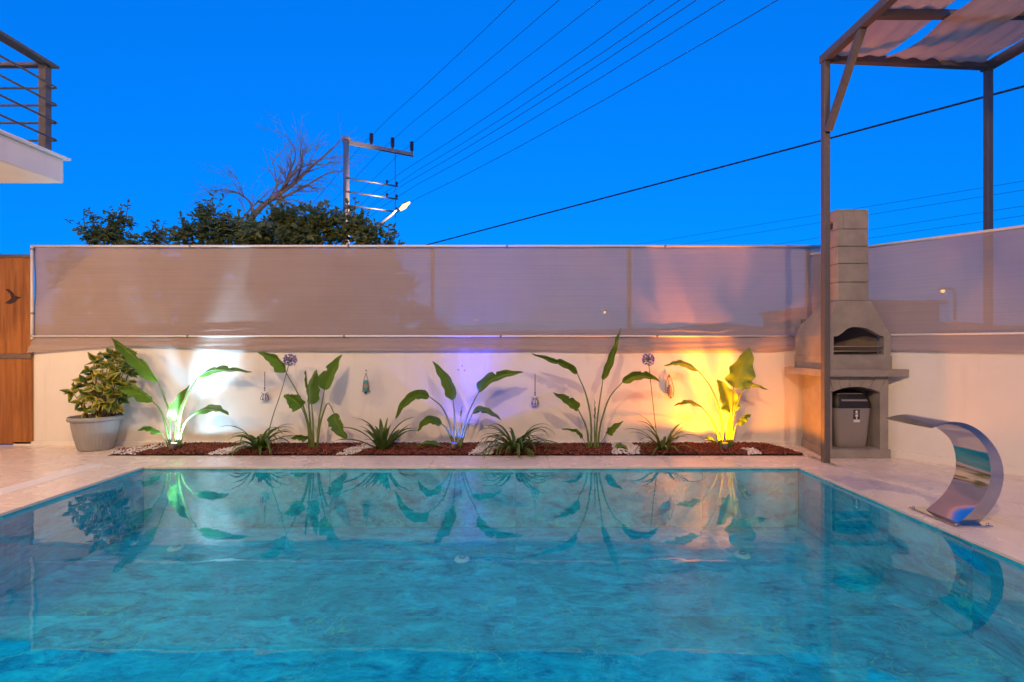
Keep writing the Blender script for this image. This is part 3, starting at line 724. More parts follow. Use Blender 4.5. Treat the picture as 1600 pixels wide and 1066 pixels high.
# ------------------------------------------------------------------ bird-of-paradise plants
MPX = lambda px, Y: px/FPX*Y
def paddle(plant, stalk_px, blade_px, wa, wb, wr, dy, sgn=1, Y0=5.2, stalk_r=(.014,.005), notch=()):
    """one leaf: stalk and blade follow the photograph, dy is how far the tip leans (+ to the wall, - to the pool)"""
    al = stalk_px + blade_px[1:] if stalk_px else blade_px
    ns = len(stalk_px); tot = len(al)
    depth = [Y0 + dy*(k/(tot-1))**1.3 for k in range(tot)]
    p3 = [P(u, v, depth[k]) for k, (u, v) in enumerate(al)]
    if stalk_px:
        p3[ns-1] = P(*blade_px[0], depth[ns-1])
    s_pts = crom(p3[:ns], 14) if ns > 1 else []
    b_ctrl = p3[ns-1:] if ns else p3
    n, m = 30, 5
    mid = crom(b_ctrl, n+1)
    L = sum((mid[i+1]-mid[i]).length for i in range(n))
    Ym = sum(depth)/len(depth)
    wa_, wb_ = MPX(wa, Ym), MPX(wb, Ym); wr_ = max(MPX(wr, Ym), wa_, wb_, .03)
    mb = MB(); uv = []; ph = rnd.random()*6
    ntc = [(q, rnd.choice((-1,1))) if not isinstance(q, tuple) else q for q in notch]
    vs = []
    for i in range(n+1):
        s = i/n; t = (mid[min(i+1,n)]-mid[max(i-1,0)]).normalized()
        nn = Vector((-t.z, 0, t.x)); nn = nn.normalized() if nn.length > 1e-5 else Vector((0,0,1))
        dd = Vector((0,-1,0)) - t*(-t.y); dd = dd.normalized()
        pr = min(1, (s/.16))**.55 * min(1, (1-s)/.5)**.72 if s < 1 else 0
        pr *= 1 + .05*math.sin(s*21+ph)
        for j in range(-m, m+1):
            k = abs(j)/m; side = 1 if j >= 0 else -1
            wv = wa_ if side > 0 else wb_
            ca = min(1, wv/wr_); sa = math.sqrt(max(0, 1-ca*ca))
            w_ = pr*wr_*k
            for q, sd in ntc:
                if sd == side: w_ *= 1 - .55*max(0, 1-abs(s-q)/.035)*k
            off = nn*side*ca*w_ + dd*sgn*sa*w_
            off += dd*(.006*math.sin(s*17+ph*2+side))*k*k*2 + nn*(.004*math.sin(s*23+ph))*k*k - Vector((0,0,1))*.10*k*k*wr_*pr
            vs.append(mid[i] + off); uv.append((s, .5 + .5*side*k))
    W = 2*m+1
    mb.add(vs, [(i*W+j, i*W+j+1, (i+1)*W+j+1, (i+1)*W+j) for i in range(n) for j in range(W-1)], True)
    lf = mb.build('leaf', LEAF, plant, uv)
    st = MB()
    chain = (s_pts[:-1] if s_pts else []) + mid[:26]
    k = len(chain); ks = max(1, len(s_pts))
    rs = [stalk_r[0] + (stalk_r[1]-stalk_r[0])*min(1, i/ks) if i < ks else stalk_r[1]*(1 - .85*(i-ks)/(k-ks)) for i in range(k)]
    st.tube(chain, rs, 7).build('stalk', STALK, lf)
PL = {}
def plant(u, v, label):
    t = thing('bird_of_paradise_plant', P(u, v, 5.2), label, 'plant', 'bird of paradise plants along the wall'); t.location.z = 0.0
    PL[u] = t; return t
p = plant(275, 697, 'broad-leaved plant lit from below by the white spotlight')
paddle(p, [(266,698),(265,650),(256,620),(247,597)], [(247,597),(224,571),(200,549),(172,526)], 3, 13, 17, -.10, 1, notch=((.45,-1),(.72,-1)))
paddle(p, [(266,698),(258,662),(250,640),(239,628)], [(239,628),(222,616),(205,611),(189,609)], 2, 13, 17, -.12, 1, notch=((.15,-1),))
paddle(p, [(262,699),(260,690),(252,676)], [(252,676),(236,668),(215,673)], 3, 5, 10, -.10, 1, stalk_r=(.006,.003))
paddle(p, [(275,698),(275,670),(276,652)], [(276,660),(284,632),(297,601)], 9, 7, 15, .02, 1, stalk_r=(.016,.006))
paddle(p, [(278,698),(282,650),(296,612),(309,590)], [(309,590),(328,579),(356,578),(394,582)], 7, 3, 15, -.06, -1, notch=((.4,1),(.62,1)))
paddle(p, [(281,698),(284,676),(291,658),(302,647)], [(302,648),(320,640),(338,641),(357,649)], 7, 4, 15, -.08, -1)
p = plant(490, 702, 'broad-leaved plant between the white-lit and blue-lit plants, one leaf hanging down')
paddle(p, [(486,703),(483,668),(470,625),(447,582)], [(447,582),(432,562),(404,550)], 6, 10, 15, -.05, 1)
paddle(p, [(483,703),(482,672),(477,650),(471,637)], [(471,637),(460,626),(444,617)], 5, 15, 17, -.10, 1, notch=((.8,-1),))
paddle(p, [(490,703),(489,660),(487,632)], [(487,632),(486,605),(495,577)], 11, 8, 15, .05, -1)
paddle(p, [(496,703),(498,660),(507,609)], [(507,609),(518,583),(534,554)], 12, 10, 15, .04, 1, notch=((.55,1),))
paddle(p, [(495,703),(499,668),(506,643),(513,630),(523,647)], [(522,646),(529,665),(543,687)], 11, 9, 14, -.12, 1, notch=((.45,-1),(.3,1)))
paddle(p, [(486,704),(485,694),(482,683)], [(482,683),(468,681),(454,686)], 5, 4, 10, -.12, 1, stalk_r=(.007,.004))
paddle(p, [(488,703),(483,640),(481,610)], [(481,612),(479,590),(478,574)], 1.5, 1, 3, .04, 1)
p = plant(715, 700, 'broad-leaved plant standing over the blue spotlight')
paddle(p, [(709,700),(704,668),(691,637),(671,620)], [(671,620),(654,618),(634,632),(618,656)], 3, 11, 15, -.10, 1, notch=((.4,1),))
paddle(p, [(713,700),(711,660),(708,625)], [(708,625),(698,595),(676,564)], 7, 10, 14, .03, 1)
paddle(p, [(709,700),(704,683),(698,670),(690,662)], [(690,662),(675,656),(663,662),(653,675)], 3, 9, 13, -.12, 1)
paddle(p, [(717,700),(724,668),(735,638),(748,613)], [(748,613),(765,595),(790,586),(818,582)], 12, 3, 15, -.03, 1, notch=((.5,1),))
paddle(p, [(719,700),(726,676),(732,660),(739,648)], [(738,647),(748,640),(766,645),(784,657)], 5, 5, 13, -.12, -1)
paddle(p, [(716,700),(717,670),(720,652)], [(720,652),(721,644),(722,634)], 1, 1, 2, .02, 1, stalk_r=(.006,.003))
paddle(p, [(712,703),(700,700),(688,699)], [(688,697),(670,693),(649,698)], 4, 4, 9, -.12, -1, stalk_r=(.005,.003))
p = plant(928, 703, 'broad-leaved plant with its tallest leaf reaching over the lower fence pipe')
paddle(p, [(924,704),(923,655),(915,615),(902,584)], [(902,584),(882,570),(858,562),(829,552)], 3, 7, 14, -.06, 1, notch=((.55,-1),(.5,1)))
paddle(p, [(921,704),(916,668),(903,640)], [(903,639),(884,625),(864,614)], 4, 10, 14, -.10, 1, notch=((.5,-1),))
paddle(p, [(918,704),(915,694),(910,684)], [(910,684),(900,672),(877,670)], 3, 2.5, 7, -.1, 1, stalk_r=(.005,.003))
paddle(p, [(930,704),(934,650),(942,594)], [(942,594),(955,560),(970,513)], 8, 2.5, 13, .04, 1, notch=((.75,1),))
paddle(p, [(934,704),(938,665),(952,622),(972,598)], [(972,598),(990,589),(1010,588),(1031,596)], 10, 3, 14, -.06, 1, notch=((.55,1),))
paddle(p, [(936,704),(941,690),(948,677)], [(948,677),(957,667),(974,658)], 6, 5, 11, -.1, 1, stalk_r=(.006,.004))
paddle(p, [(929,704),(929,680),(929,655)], [(929,655),(929,640),(929,624)], 1, 1, 2, .02, 1, stalk_r=(.014,.003))
paddle(p, [(940,706),(950,703),(960,699)], [(960,699),(972,698),(985,706)], 4, 3, 9, -.12, -1, stalk_r=(.005,.003))
p = plant(1135, 700, 'broad-leaved plant glowing over the yellow spotlight')
paddle(p, [(1128,700),(1127,655),(1113,610),(1092,580)], [(1092,580),(1072,569),(1058,568),(1038,572)], 3, 6, 14, -.04, -1)
paddle(p, [(1127,700),(1118,668),(1108,650),(1097,637)], [(1097,637),(1082,630),(1070,631),(1054,634)], 2, 5, 12, -.08, -1)
paddle(p, [(1134,700),(1137,670),(1140,642)], [(1140,645),(1135,620),(1121,593)], 14, 14, 16, .05, 1)
paddle(p, [(1138,700),(1142,650),(1146,605)], [(1146,606),(1157,578),(1171,543)], 20, 19, 21, -.03, 1, notch=((.93,1),))
paddle(p, [(1141,700),(1146,652),(1154,626),(1164,608)], [(1162,606),(1178,601),(1201,609)], 4, 3, 13, -.06, -1)
paddle(p, [(1143,700),(1147,676),(1153,662)], [(1151,662),(1162,650),(1174,648)], 5, 5, 10, -.08, 1, stalk_r=(.008,.004))
paddle(p, [(1128,701),(1125,696),(1121,692)], [(1121,693),(1112,687),(1102,687)], 3, 4, 9, -.08, -1, stalk_r=(.006,.003))

# ------------------------------------------------------------------ strap-leaved lilies
def strap(parent, base, az, L, el, wdt, droop, n=12):
    d_ = Vector((math.cos(az), math.sin(az), 0)); lat = Vector((-math.sin(az), math.cos(az), 0))
    p_ = Vector(base); e = el; vs = []; uv = []
    for i in range(n+1):
        s = i/n; pr = (.55+.45*min(1, s/.25))*min(1, (1-s)/.45)**.7 if s < 1 else 0
        nrm = d_*(-math.sin(e)) + Vector((0,0,1))*math.cos(e)
        for j in (-1, 0, 1):
            vs.append(p_ + lat*j*wdt/2*pr + nrm*abs(j)*wdt*.22*pr); uv.append((s, .5+.5*j))
        st = L/n; p_ = p_ + (d_*math.cos(e) + Vector((0,0,1))*math.sin(e))*st; e -= droop/n*(.4+1.2*s)
        if p_.z < .03 and i > 3: p_.z = .03; e = max(e, 0)
    mb = MB(); mb.add(vs, [(3*i+j, 3*i+j+1, 3*i+4+j, 3*i+3+j) for i in range(n) for j in (0,1)], True)
    mb.build('leaf', STRAP, parent, uv)
def lily(u, v, n, Ls, els, wd, dr, label, seed, stalk=None, yc=5.12):
    global rnd; keep = rnd; rnd = random.Random(seed)
    b = P(u, v, yc); b.z = .015
    t = thing('strap_leaved_lily', b, label, 'plant', 'strap-leaved lilies between the broad-leaved plants')
    for i in range(n):
        az = 2*math.pi*(i*.381966) + rnd.uniform(-.3,.3); bb = b + Vector((math.cos(az)*.03, math.sin(az)*.03, 0))
        L = 1.3*rnd.uniform(*Ls)*(1 if abs(math.sin(az)) < .75 else .72)
        strap(t, bb, az, L, R(rnd.uniform(*els)), 1.3*rnd.uniform(*wd), R(rnd.uniform(*dr)))
    if stalk:
        q = crom([P(uu, vv, yy) for uu, vv, yy in stalk], 16)
        sk = MB().tube(q, [.006-.002*i/15 for i in range(16)], 7).build('flower_stalk', STALK, t)
        fl = MB(); top = q[-1]; FP = simple('violet_petal', (.22,.16,.48), .6, 0, .3, 90)
        gr = MB()
        for k in range(46):
            zz = 1-2*(k+.5)/46; a_ = k*2.39996; rr = math.sqrt(1-zz*zz); dr_ = Vector((rr*math.cos(a_), rr*math.sin(a_), zz*.85+.12)).normalized()
            e1 = top + dr_*rnd.uniform(.045,.06); gr.tube([top, e1], .0016, 4, False)
            x_ = dr_.orthogonal().normalized(); y_ = dr_.cross(x_)
            for m_ in range(6):
                an = m_*math.pi/3 + k; o_ = (x_*math.cos(an) + y_*math.sin(an)); sd = (x_*-math.sin(an) + y_*math.cos(an))
                tip = e1 + dr_*.024 + o_*.017
                fl.add([e1, e1+dr_*.013+o_*.007+sd*.0042, tip, e1+dr_*.013+o_*.007-sd*.0042], [(0,1,2,3)])
        tag(fl.build('flower_head', FP, sk), 'round violet flower head'); gr.build('flower_stems', STALK, sk)
    rnd = keep
lily(405, 706, 40, (.26,.46), (35,82), (.022,.034), (90,175), 'bright green lily tuft with a violet flower, next to the white-lit plant', 3, [(414,700,5.14),(425,655,5.16),(440,610,5.18),(453,563,5.15)])
lily(598, 705, 26, (.28,.46), (35,84), (.030,.048), (25,95), 'upright dark green lily below the teal wall ornament', 5)
lily(806, 710, 60, (.32,.52), (30,78), (.017,.028), (110,190), 'low spreading lily tuft below the ball-shaped wall ornament', 8, None, 5.08)
lily(1036, 707, 34, (.24,.42), (30,84), (.016,.026), (60,140), 'small lily with a violet flower, next to the yellow-lit plant', 12, [(1028,695,5.14),(1023,655,5.15),(1018,610,5.16),(1013,562,5.14)])

# ------------------------------------------------------------------ potted bush
pc = Vector((-4.80, 5.25, 0)); prot = R(14)
pt = thing('plant_pot', pc, 'grey ribbed oval plastic plant pot at the left end of the wall', 'plant pot')
prof = [(.0,.004),(.155,.004),(.163,.012),(.175,.06),(.20,.16),(.222,.28),(.232,.345)]
rib = lambda k, z: (.010*math.cos(k*math.pi/2) if .05 < z < .30 else 0)
MB().lathe(prof, pc, 144, 1, .80, prot, rib).build('body', POTM, pt)
MB().lathe([(.232,.340),(.254,.345),(.260,.36),(.258,.385),(.248,.392),(.234,.388),(.225,.34),(.21,.2)], pc, 72, 1, .80, prot).build('rim', POTM, pt)
MB().lathe([(0,.345),(.12,.35),(.226,.345)], pc, 48, 1, .80, prot).build('potting_soil', SOIL, pt)
def mat_bush():
    m = N('variegated_leaf'); uv = m.n('ShaderNodeTexCoord').outputs['UV']; oc = m.objc()
    oi = m.n('ShaderNodeObjectInfo').outputs['Random']
    sx = m.n('ShaderNodeSeparateXYZ'); m.l(uv, sx.inputs[0]); av = m.math('ABSOLUTE', m.math('SUBTRACT', sx.outputs[1], .5))
    f = m.math('ADD', m.math('MULTIPLY', av, 1.1), m.math('MULTIPLY', m.noise(oc, 34, 3), .55)); f = m.math('ADD', f, m.math('MULTIPLY', oi, .45))
    c = m.ramp(f, [(.5,(.035,.10,.012)),(.75,(.10,.18,.02)),(.92,(.30,.29,.03)),(1,(.45,.38,.05))])
    pr = m.pbr(c, .35, 0, .5); t = m.n('ShaderNodeBsdfTranslucent'); m.l(c, t.inputs[0])
    mx = m.n('ShaderNodeMixShader'); mx.inputs[0].default_value = .25; m.l(pr.outputs[0], mx.inputs[1]); m.l(t.outputs[0], mx.inputs[2]); return m.done(mx.outputs[0])
BUSH = mat_bush()
bh = thing('variegated_bush', pc + Vector((0,0,.35)), 'yellow and green variegated bush growing in the grey pot', 'bush')
protos = []
for k in range(4):
    n = 7; vs = []; uv = []
    for i in range(n+1):
        s = i/n; wv = .034*math.sin(math.pi*min(1, s*1.02)**.8)*(1 if 0 < i < n else .05)
        zc = -.018*s*s*(1+.4*k) + .004*math.sin(s*7+k)
        for j in (-1,0,1): vs.append((s*.125, j*wv, zc + abs(j)*wv*(.35+.1*k))); uv.append((s, .5+.5*j))
    mb = MB(); mb.add(vs, [(3*i+j, 3*i+j+1, 3*i+4+j, 3*i+3+j) for i in range(n) for j in (0,1)], True)
    protos.append(mb.build('leaf', BUSH, None, uv).data)
for o in [o for o in C.objects if o.name.startswith('leaf') and o.parent is None]: bpy.data.objects.remove(o)
tips = [(112,612,0),(121,604,.05),(124,626,-.05),(133,592,0),(135,640,-.06),(138,615,-.1),(140,575,.05),(147,600,-.12),(150,563,0),(152,626,-.12),(152,643,-.05),(158,585,-.14),(163,608,-.16),(161,553,.02),
        (168,568,-.1),(170,630,-.1),(172,594,-.15),(176,550,0),(178,612,-.12),(182,575,-.12),(186,556,.05),(187,634,-.02),(189,598,-.1),(193,618,0),(195,565,-.04),(200,552,.05),(203,580,0),(207,568,.06),(200,600,.03),(165,640,.05),(148,585,.12),(178,590,.12),(165,615,.12),(185,615,.1),(150,612,.12),(192,548,.0)]
stems = [(140,658),(152,657),(160,659),(168,657),(174,659)]
BY = 5.27
for i, (u, v, dy) in enumerate(tips):
    tip = P(u, v, BY + dy*1.3); su = min(stems, key=lambda q: abs(q[0]-(140+(u-112)*.36)))
    b0 = P(su[0], su[1]+4, BY + dy*.3)
    mid_ = b0.lerp(tip, .55) + Vector((0, 0, .03 + .02*rnd.random()))
    MB().tube(crom([b0, mid_, tip], 8), [.008,.007,.006,.0055,.005,.004,.003,.002], 6).build('branch', STEMM, bh)
    ax = (tip-mid_).normalized()
    for k in range(8):
        o = bpy.data.objects.new('leaf', rnd.choice(protos)); C.objects.link(o); o.parent = bh
        a_ = k*2.4 + rnd.uniform(-.3,.3); e1 = ax.orthogonal().normalized(); e2 = ax.cross(e1)
        out = (e1*math.cos(a_) + e2*math.sin(a_)); dr = (out*rnd.uniform(.6,1.1) + ax*rnd.uniform(-.3,.9) + Vector((rnd.uniform(-.5,.5),rnd.uniform(-.5,.2),rnd.uniform(-.6,.3)))).normalized()
        zz = Vector((rnd.uniform(-.5,.5),-1,rnd.uniform(.1,1))); yv = zz.cross(dr); yv = yv.normalized() if yv.length > .05 else dr.orthogonal().normalized(); zv = dr.cross(yv)
        sc_ = rnd.uniform(.7,1.05)
        pos = tip - ax*rnd.uniform(0,.05) - wl(bh)
        o.matrix_local = Matrix.Translation(pos) @ Matrix((dr, yv, zv)).transposed().to_4x4() @ Matrix.Scale(sc_, 4)

# ------------------------------------------------------------------ wall ornaments
def beads(mb, c, r): mb.lathe([(0,-r),(r*.7,-r*.7),(r,0),(r*.7,r*.7),(0,r)], c, 10)
OY = YW - .03
CER = simple('white_ceramic', (.62,.64,.68), .3, 0, .1, 40); NAVY = simple('blue_paint', (.03,.06,.16), .35); TWINE = simple('twine', (.22,.14,.08), .9)
TEAL = simple('teal_paint', (.08,.34,.36), .5, 0, .3, 60); TERRA = simple('shell_pink', (.5,.28,.2), .6, 0, .25, 60); DARKW = simple('driftwood', (.12,.075,.05), .8)
def bell(u, vt, vb, label):
    c = P(u, vb, OY); top = P(u, vt, OY); k = OY/FPX
    t = thing('wall_ornament', c, label, 'ornament', 'ornaments hanging on the white wall')
    MB().tube([top, c + Vector((0,0,19*k))], .0035, 6).build('cord', TWINE, t)
    b = MB()
    for q in (20, 17): beads(b, c + Vector((0,0,q*k)), .009)
    b.build('bead', simple('dark_bead', (.06,.03,.03), .4), t)
    R_ = 5.2*k
    prof = [(0,12*k),(R_*.35,11.6*k),(R_*.75,9.5*k),(R_,6*k),(R_*1.02,2*k),(R_*.9,.2*k),(0,0)]
    MB().lathe(prof, c, 20).build('bell_body', CER, t)
    for a_ in range(0, 360, 45):
        st = MB(); pts = []
        for rr, zz in prof[1:5]: pts.append(c + Vector((math.cos(R(a_))*rr*1.02, math.sin(R(a_))*rr*1.02, zz)))
        st.tube(pts, .0045, 5).build('painted_stripe', NAVY, t)
    e = MB(); beads(e, c + Vector((0,-R_*1.0,3.3*k)), .010); e.build('painted_eye', NAVY, t)
    for sd in (-1, 1): MB().tube([c + Vector((sd*R_*.3,0,11*k)), c + Vector((sd*R_*.9,-.004,13.5*k)), c + Vector((sd*R_*1.1,0,12*k))], .003, 5).build('ear_loop', NAVY, t)
bell(413.5, 581, 627, 'blue and white bell ornament on a cord behind the flower stalk')
bell(836, 584, 634, 'blue and white ball ornament on a cord at mid wall')
# teal lantern-like ornament
c = P(572, 613, OY); k = OY/FPX
t = thing('wall_ornament', c, 'teal ornament in a pointed cord hanger left of the blue-lit plant', 'ornament', 'ornaments hanging on the white wall')
ap = c + Vector((0,0,30*k)); 
for sd in (-1, 1): MB().tube([ap, c + Vector((sd*3*k,-.01,20*k)), c + Vector((sd*4.6*k,-.012,2*k))], .003, 6).build('cord', TWINE, t)
MB().tube([c+Vector((0,0,35*k)), c+Vector((0,0,33*k))], .006, 8).build('nail', DARKW, t)
MB().lathe([(0,19*k),(2.6*k,18.5*k),(3.9*k,13*k),(3.8*k,12.5*k)], c, 14).build('teal_top', TEAL, t)
MB().lathe([(3.7*k,12.4*k),(4.1*k,8*k),(3.9*k,7.4*k)], c, 14).build('middle_band', TERRA, t)
MB().lathe([(3.9*k,7.3*k),(4.3*k,4*k),(3.6*k,1.5*k),(0,0)], c, 14).build('teal_bottom', TEAL, t)
b = MB(); beads(b, c + Vector((-.6*k,-.012,-.5*k)), .014); b.build('dark_bead', BLACK, t)
MB().tube([c+Vector((-7*k,-.004,1.5*k)), c+Vector((7*k,-.004,1.2*k))], .0028, 6).build('twig', DARKW, t)
# shell ornament
c = P(1045.5, 620, OY); t = thing('wall_ornament', c, 'pink shell ornament in a cord hanger beside the yellow-lit plant', 'ornament', 'ornaments hanging on the white wall')
for pts in ([(0,35),(-5,24),(-6.5,12),(-4,2)], [(0,35),(4,24),(7,10),(5.5,0)], [(0,34),(-1,20),(-2,6)]):
    MB().tube([c + Vector((x*k, -.012 if i else 0, z*k)) for i, (x, z) in enumerate(pts)], .0036, 6).build('cord', TWINE, t)
MB().lathe([(0,20*k),(1.5*k,18*k),(3.4*k,10*k),(3.9*k,4*k),(2.4*k,.5*k),(0,0)], c + Vector((.8*k,-.012,0)), 14).build('shell', TERRA, t)
b = MB(); beads(b, c + Vector((1.5*k,-.02,-.5*k)), .013); b.build('red_bead', simple('red_bead', (.4,.04,.02), .4), t)
for z in (14, 10, 6): b = MB(); beads(b, c + Vector((-3.2*k,-.016,z*k)), .008); b.build('dark_bead', DARKW, t)

# ------------------------------------------------------------------ garden spotlights
def spot(u, v, Y, col, power, aim, cone, label, lens_st, beam, bcone, spill):
    b = P(u, v, Y); b.z = .0
    t = thing('garden_spotlight', b, label, 'spotlight', 'spotlights in the plant bed')
    hd = b + Vector((0,0,.075)); ax = Vector(aim).normalized()
    MB().tube([b + Vector((0,0,-.03)), b + Vector((0,0,.06))], [.004,.009], 8).build('spike', BLACK, t)
    bd = MB(); bd.tube([hd - ax*.035, hd - ax*.02, hd + ax*.03, hd + ax*.036], [.022,.033,.036,.034], 18); bd.build('head', RAILM, t)
    q = ax.orthogonal().normalized()
    ln = MB(); ln.tube([hd + ax*.0361, hd + ax*.039], [.03,.028], 18); ln.build('lens', emit('spot_lens', col, lens_st), t)
    MB().tube([b + Vector((-.045,0,.03)), b + Vector((-.045,0,.085)), hd + Vector((-.036,0,0))], .004, 6).build('bracket', METALG, t)
    for en, cn, bl, dr_ in ((power, cone, .15, Vector(spill).normalized()), (beam, bcone, 1.0, ax)):          # wide spill and hot centre of the same lamp
        ld = bpy.data.lights.new('spot_light', 'SPOT'); ld.energy = en; ld.color = col; ld.spot_size = R(cn); ld.spot_blend = bl; ld.shadow_soft_size = .035
        lo = bpy.data.objects.new('spot_light', ld); C.objects.link(lo); lo.parent = t
        lo.location = hd + ax*.05 - b; lo.rotation_euler = dr_.to_track_quat('-Z', 'Y').to_euler()
spot(271, 705, 5.08, (.42,.74,1.0), SPOT_W*3, (.06,.17,1), 179, 'small spotlight with white light at the foot of the leftmost broad-leaved plant', 6, 300, 74, (.0,.05,1))
spot(709, 706, 5.08, (.04,.06,1.0), SPOT_B*3, (.22,.24,1), 120, 'small spotlight with blue light at the foot of the middle plant', 6, 150, 55, (.22,.24,1))
spot(1133, 706, 5.08, (1.0,.25,.0), SPOT_Y*3, (.0,.17,1), 179, 'small spotlight with yellow light at the foot of the rightmost broad-leaved plant', 6, 330, 84, (.0,.04,1))

# ------------------------------------------------------------------ trees beyond the fence
def leafy(label, Y, blobs, n, size, seed, trunk):
    r_ = random.Random(seed); x0 = trunk[0]
    t = thing('leafy_tree', (x0, Y, gz), label, 'tree', 'trees beyond the shade net')
    tk = MB(); tops = []
    for (u, v, ru, rv) in blobs:
        c = P(u, v, Y); tops.append(c)
        tk.tube(crom([(x0, Y, 2.55), (x0 + (c.x-x0)*.6, Y, 2.75), (c.x, Y, c.z)], 8), [.05-.005*i for i in range(8)], 6)
    tk.tube([(x0, Y, gz), (x0+.05, Y, 1.4), (x0, Y, 2.6)], [.09,.07,.055], 7)
    mb = MB(); k = Y/FPX; sprigs = []
    tot = sum(b[2]*b[3] for b in blobs)
    for (u, v, ru, rv) in blobs:
        cnt = int(n*ru*rv/tot*(.75 if v < 384 else 1)); c = P(u, v, Y); cl = []
        for _ in range(max(5, cnt//16)):
            a_ = r_.random()*6.283; z_ = r_.uniform(-1,1); q = math.sqrt(1-z_*z_); rr = r_.random()**.5*.92
            cl.append(c + Vector((q*math.cos(a_)*ru*k*rr, q*math.sin(a_)*ru*k*rr*.9, z_*rv*k*rr)))
        for cc in cl:
            for _ in range(16):
                p_ = cc + Vector((r_.gauss(0,1), r_.gauss(0,1), r_.gauss(0,1)))*size*.85
                d_ = Vector((r_.uniform(-1,1), r_.uniform(-1,1), r_.uniform(-.6,.8))).normalized(); s_ = size*r_.choice((.6,.8,1,1,1.25,1.6))
                nv = Vector((r_.uniform(-.6,.6), r_.uniform(-1,.2), r_.uniform(.2,1))).normalized(); l_ = d_.cross(nv)
                if l_.length < .1: continue
                l_.normalize(); nv = l_.cross(d_)
                # lobed leaf
                mb.add([p_, p_+d_*s_*.3+l_*s_*.42+nv*.1*s_, p_+d_*s_*.55+l_*s_*.2, p_+d_*s_*.8+l_*s_*.36+nv*.08*s_, p_+d_*s_*1.15-nv*.15*s_, p_+d_*s_*.8-l_*s_*.36+nv*.08*s_, p_+d_*s_*.55-l_*s_*.2, p_+d_*s_*.3-l_*s_*.42+nv*.1*s_],
                       [(0,1,2),(2,3,4),(4,5,6),(6,7,0),(0,2,4,6)])
    for (u, v, ru, rv) in blobs:
        if v > 384: continue
        for _ in range(max(2, int(ru/7))):
            a_ = R(r_.uniform(15, 165)); c = P(u, v, Y); e0 = c + Vector((math.cos(a_)*ru*k*.7, r_.uniform(-.2,.2), math.sin(a_)*rv*k*.7))
            e1 = e0 + Vector((math.cos(a_)*.5 + r_.uniform(-.3,.3), r_.uniform(-.4,.4), .55 + .4*math.sin(a_))).normalized()*r_.uniform(.16,.38)
            tk.tube([c, e0, e1], [.014,.009,.004], 5, False)
            for q in range(7):
                p_ = e0.lerp(e1, .35 + .65*q/6); d_ = ((e1-e0).normalized()*.5 + Vector((r_.uniform(-1,1), r_.uniform(-1,1), r_.uniform(-.7,.5)))).normalized(); s_ = size*r_.uniform(.7,1.2)
                l_ = d_.cross(Vector((0,-.8,.6)));
                if l_.length < .1: continue
                l_.normalize()
                mb.add([p_, p_+d_*s_*.35+l_*s_*.36, p_+d_*s_*.75+l_*s_*.26, p_+d_*s_*1.15, p_+d_*s_*.75-l_*s_*.26, p_+d_*s_*.35-l_*s_*.36], [(0,1,2,3),(0,3,4,5)])
    tk.build('trunk', BARK, t)
    mb.build('crown', TREELEAF, t, [(0,0)]*len(mb.v))
YT = 9.0
def under(us, v0=415, v1=530, step=34, r=26): return [(u, v, r, 22) for u in us for v in range(v0, v1, step)]
leafy('small dark leafy tree at the far left above the shade net', YT, [(168,372,40,30),(186,348,14,16),(150,368,22,20),(212,382,20,12)] + under((110,150,190)), 5200, .075, 4, (-7.9,))
leafy('low leafy treetop right of the leftmost tree', YT+.3, [(248,382,18,20),(241,368,8,12)] + under((228,262)), 2800, .07, 5, (-7.1,))
leafy('leafy tree at the foot of the bare branches', YT+.2, [(300,368,32,26),(330,350,20,24),(345,370,44,28),(322,332,9,11),(365,358,26,24)] + under((300,340,380)), 7600, .078, 6, (-6.0,))
leafy('wide fig-leaved tree in front of the utility pole', YT-.3, [(410,370,44,32),(440,348,30,24),(482,358,44,34),(510,346,30,22),(545,360,32,30),(575,374,30,20),(612,378,18,10),(458,378,70,24)] + under((410,450,490,530,570,605)) + [(640,448,18,16),(648,490,24,16),(676,512,26,12)], 14500, .085, 9, (-4.0,))
# bare tree
bt = thing('bare_tree', P(384,362,9.9), 'bare leafless tree leaning right above the shade net', 'tree'); bt.location.z = gz
BYY = 9.9
lm = MB(); tw = MB(); rb = random.Random(21)
def limb(px, r0, r1, twigs=6, dy=0):
    pts = crom([P(u, v, BYY + dy*i/(len(px)-1)) for i, (u, v) in enumerate(px)], 16)
    lm.tube(pts, [r0+(r1-r0)*i/15 for i in range(16)], 7)
    for _ in range(twigs):
        i = rb.randint(5, 15); branch(pts[i], (pts[i]-pts[i-1]).normalized(), rb.uniform(.35,.8), max(.005, (r0+(r1-r0)*i/15)*.45), 2)
def branch(p0, d_, L, r_, lev):
    ax = Vector((rb.uniform(-1,1), rb.uniform(-1,1), rb.uniform(-.7,1))); d2 = (d_ + ax*.75).normalized()
    pts = [p0]; n = 6
    for i in range(n):
        d2 = (d2 + Vector((rb.uniform(-.25,.25), rb.uniform(-.2,.2), rb.uniform(-.22,.18)))).normalized(); pts.append(pts[-1] + d2*L/n)
    tw.tube(pts, [r_*(1-.75*i/n) for i in range(n+1)], 4, False)
    if lev > 0:
        for _ in range(rb.randint(2, 4)):
            i = rb.randint(1, n); branch(pts[i], d2, L*rb.uniform(.4,.75), r_*.55, lev-1)
base0 = P(378,400,BYY); lm.tube([(base0.x-.3, BYY, gz), (base0.x-.12, BYY, 1.5), P(380,372,BYY)], [.13,.11,.085], 8)
limb([(380,374),(390,345),(412,320),(438,302),(462,284),(485,262),(505,245),(522,230)], .075, .012, 16)
limb([(412,320),(440,296),(452,270),(462,240),(448,212)], .04, .008, 10, .5)
limb([(462,284),(470,262),(473,232)], .03, .008, 6, -.4)
limb([(395,340),(392,318),(372,302),(345,296)], .035, .007, 8, -.3)
limb([(425,312),(450,305),(478,290),(510,272),(532,268)], .035, .007, 10, .4)
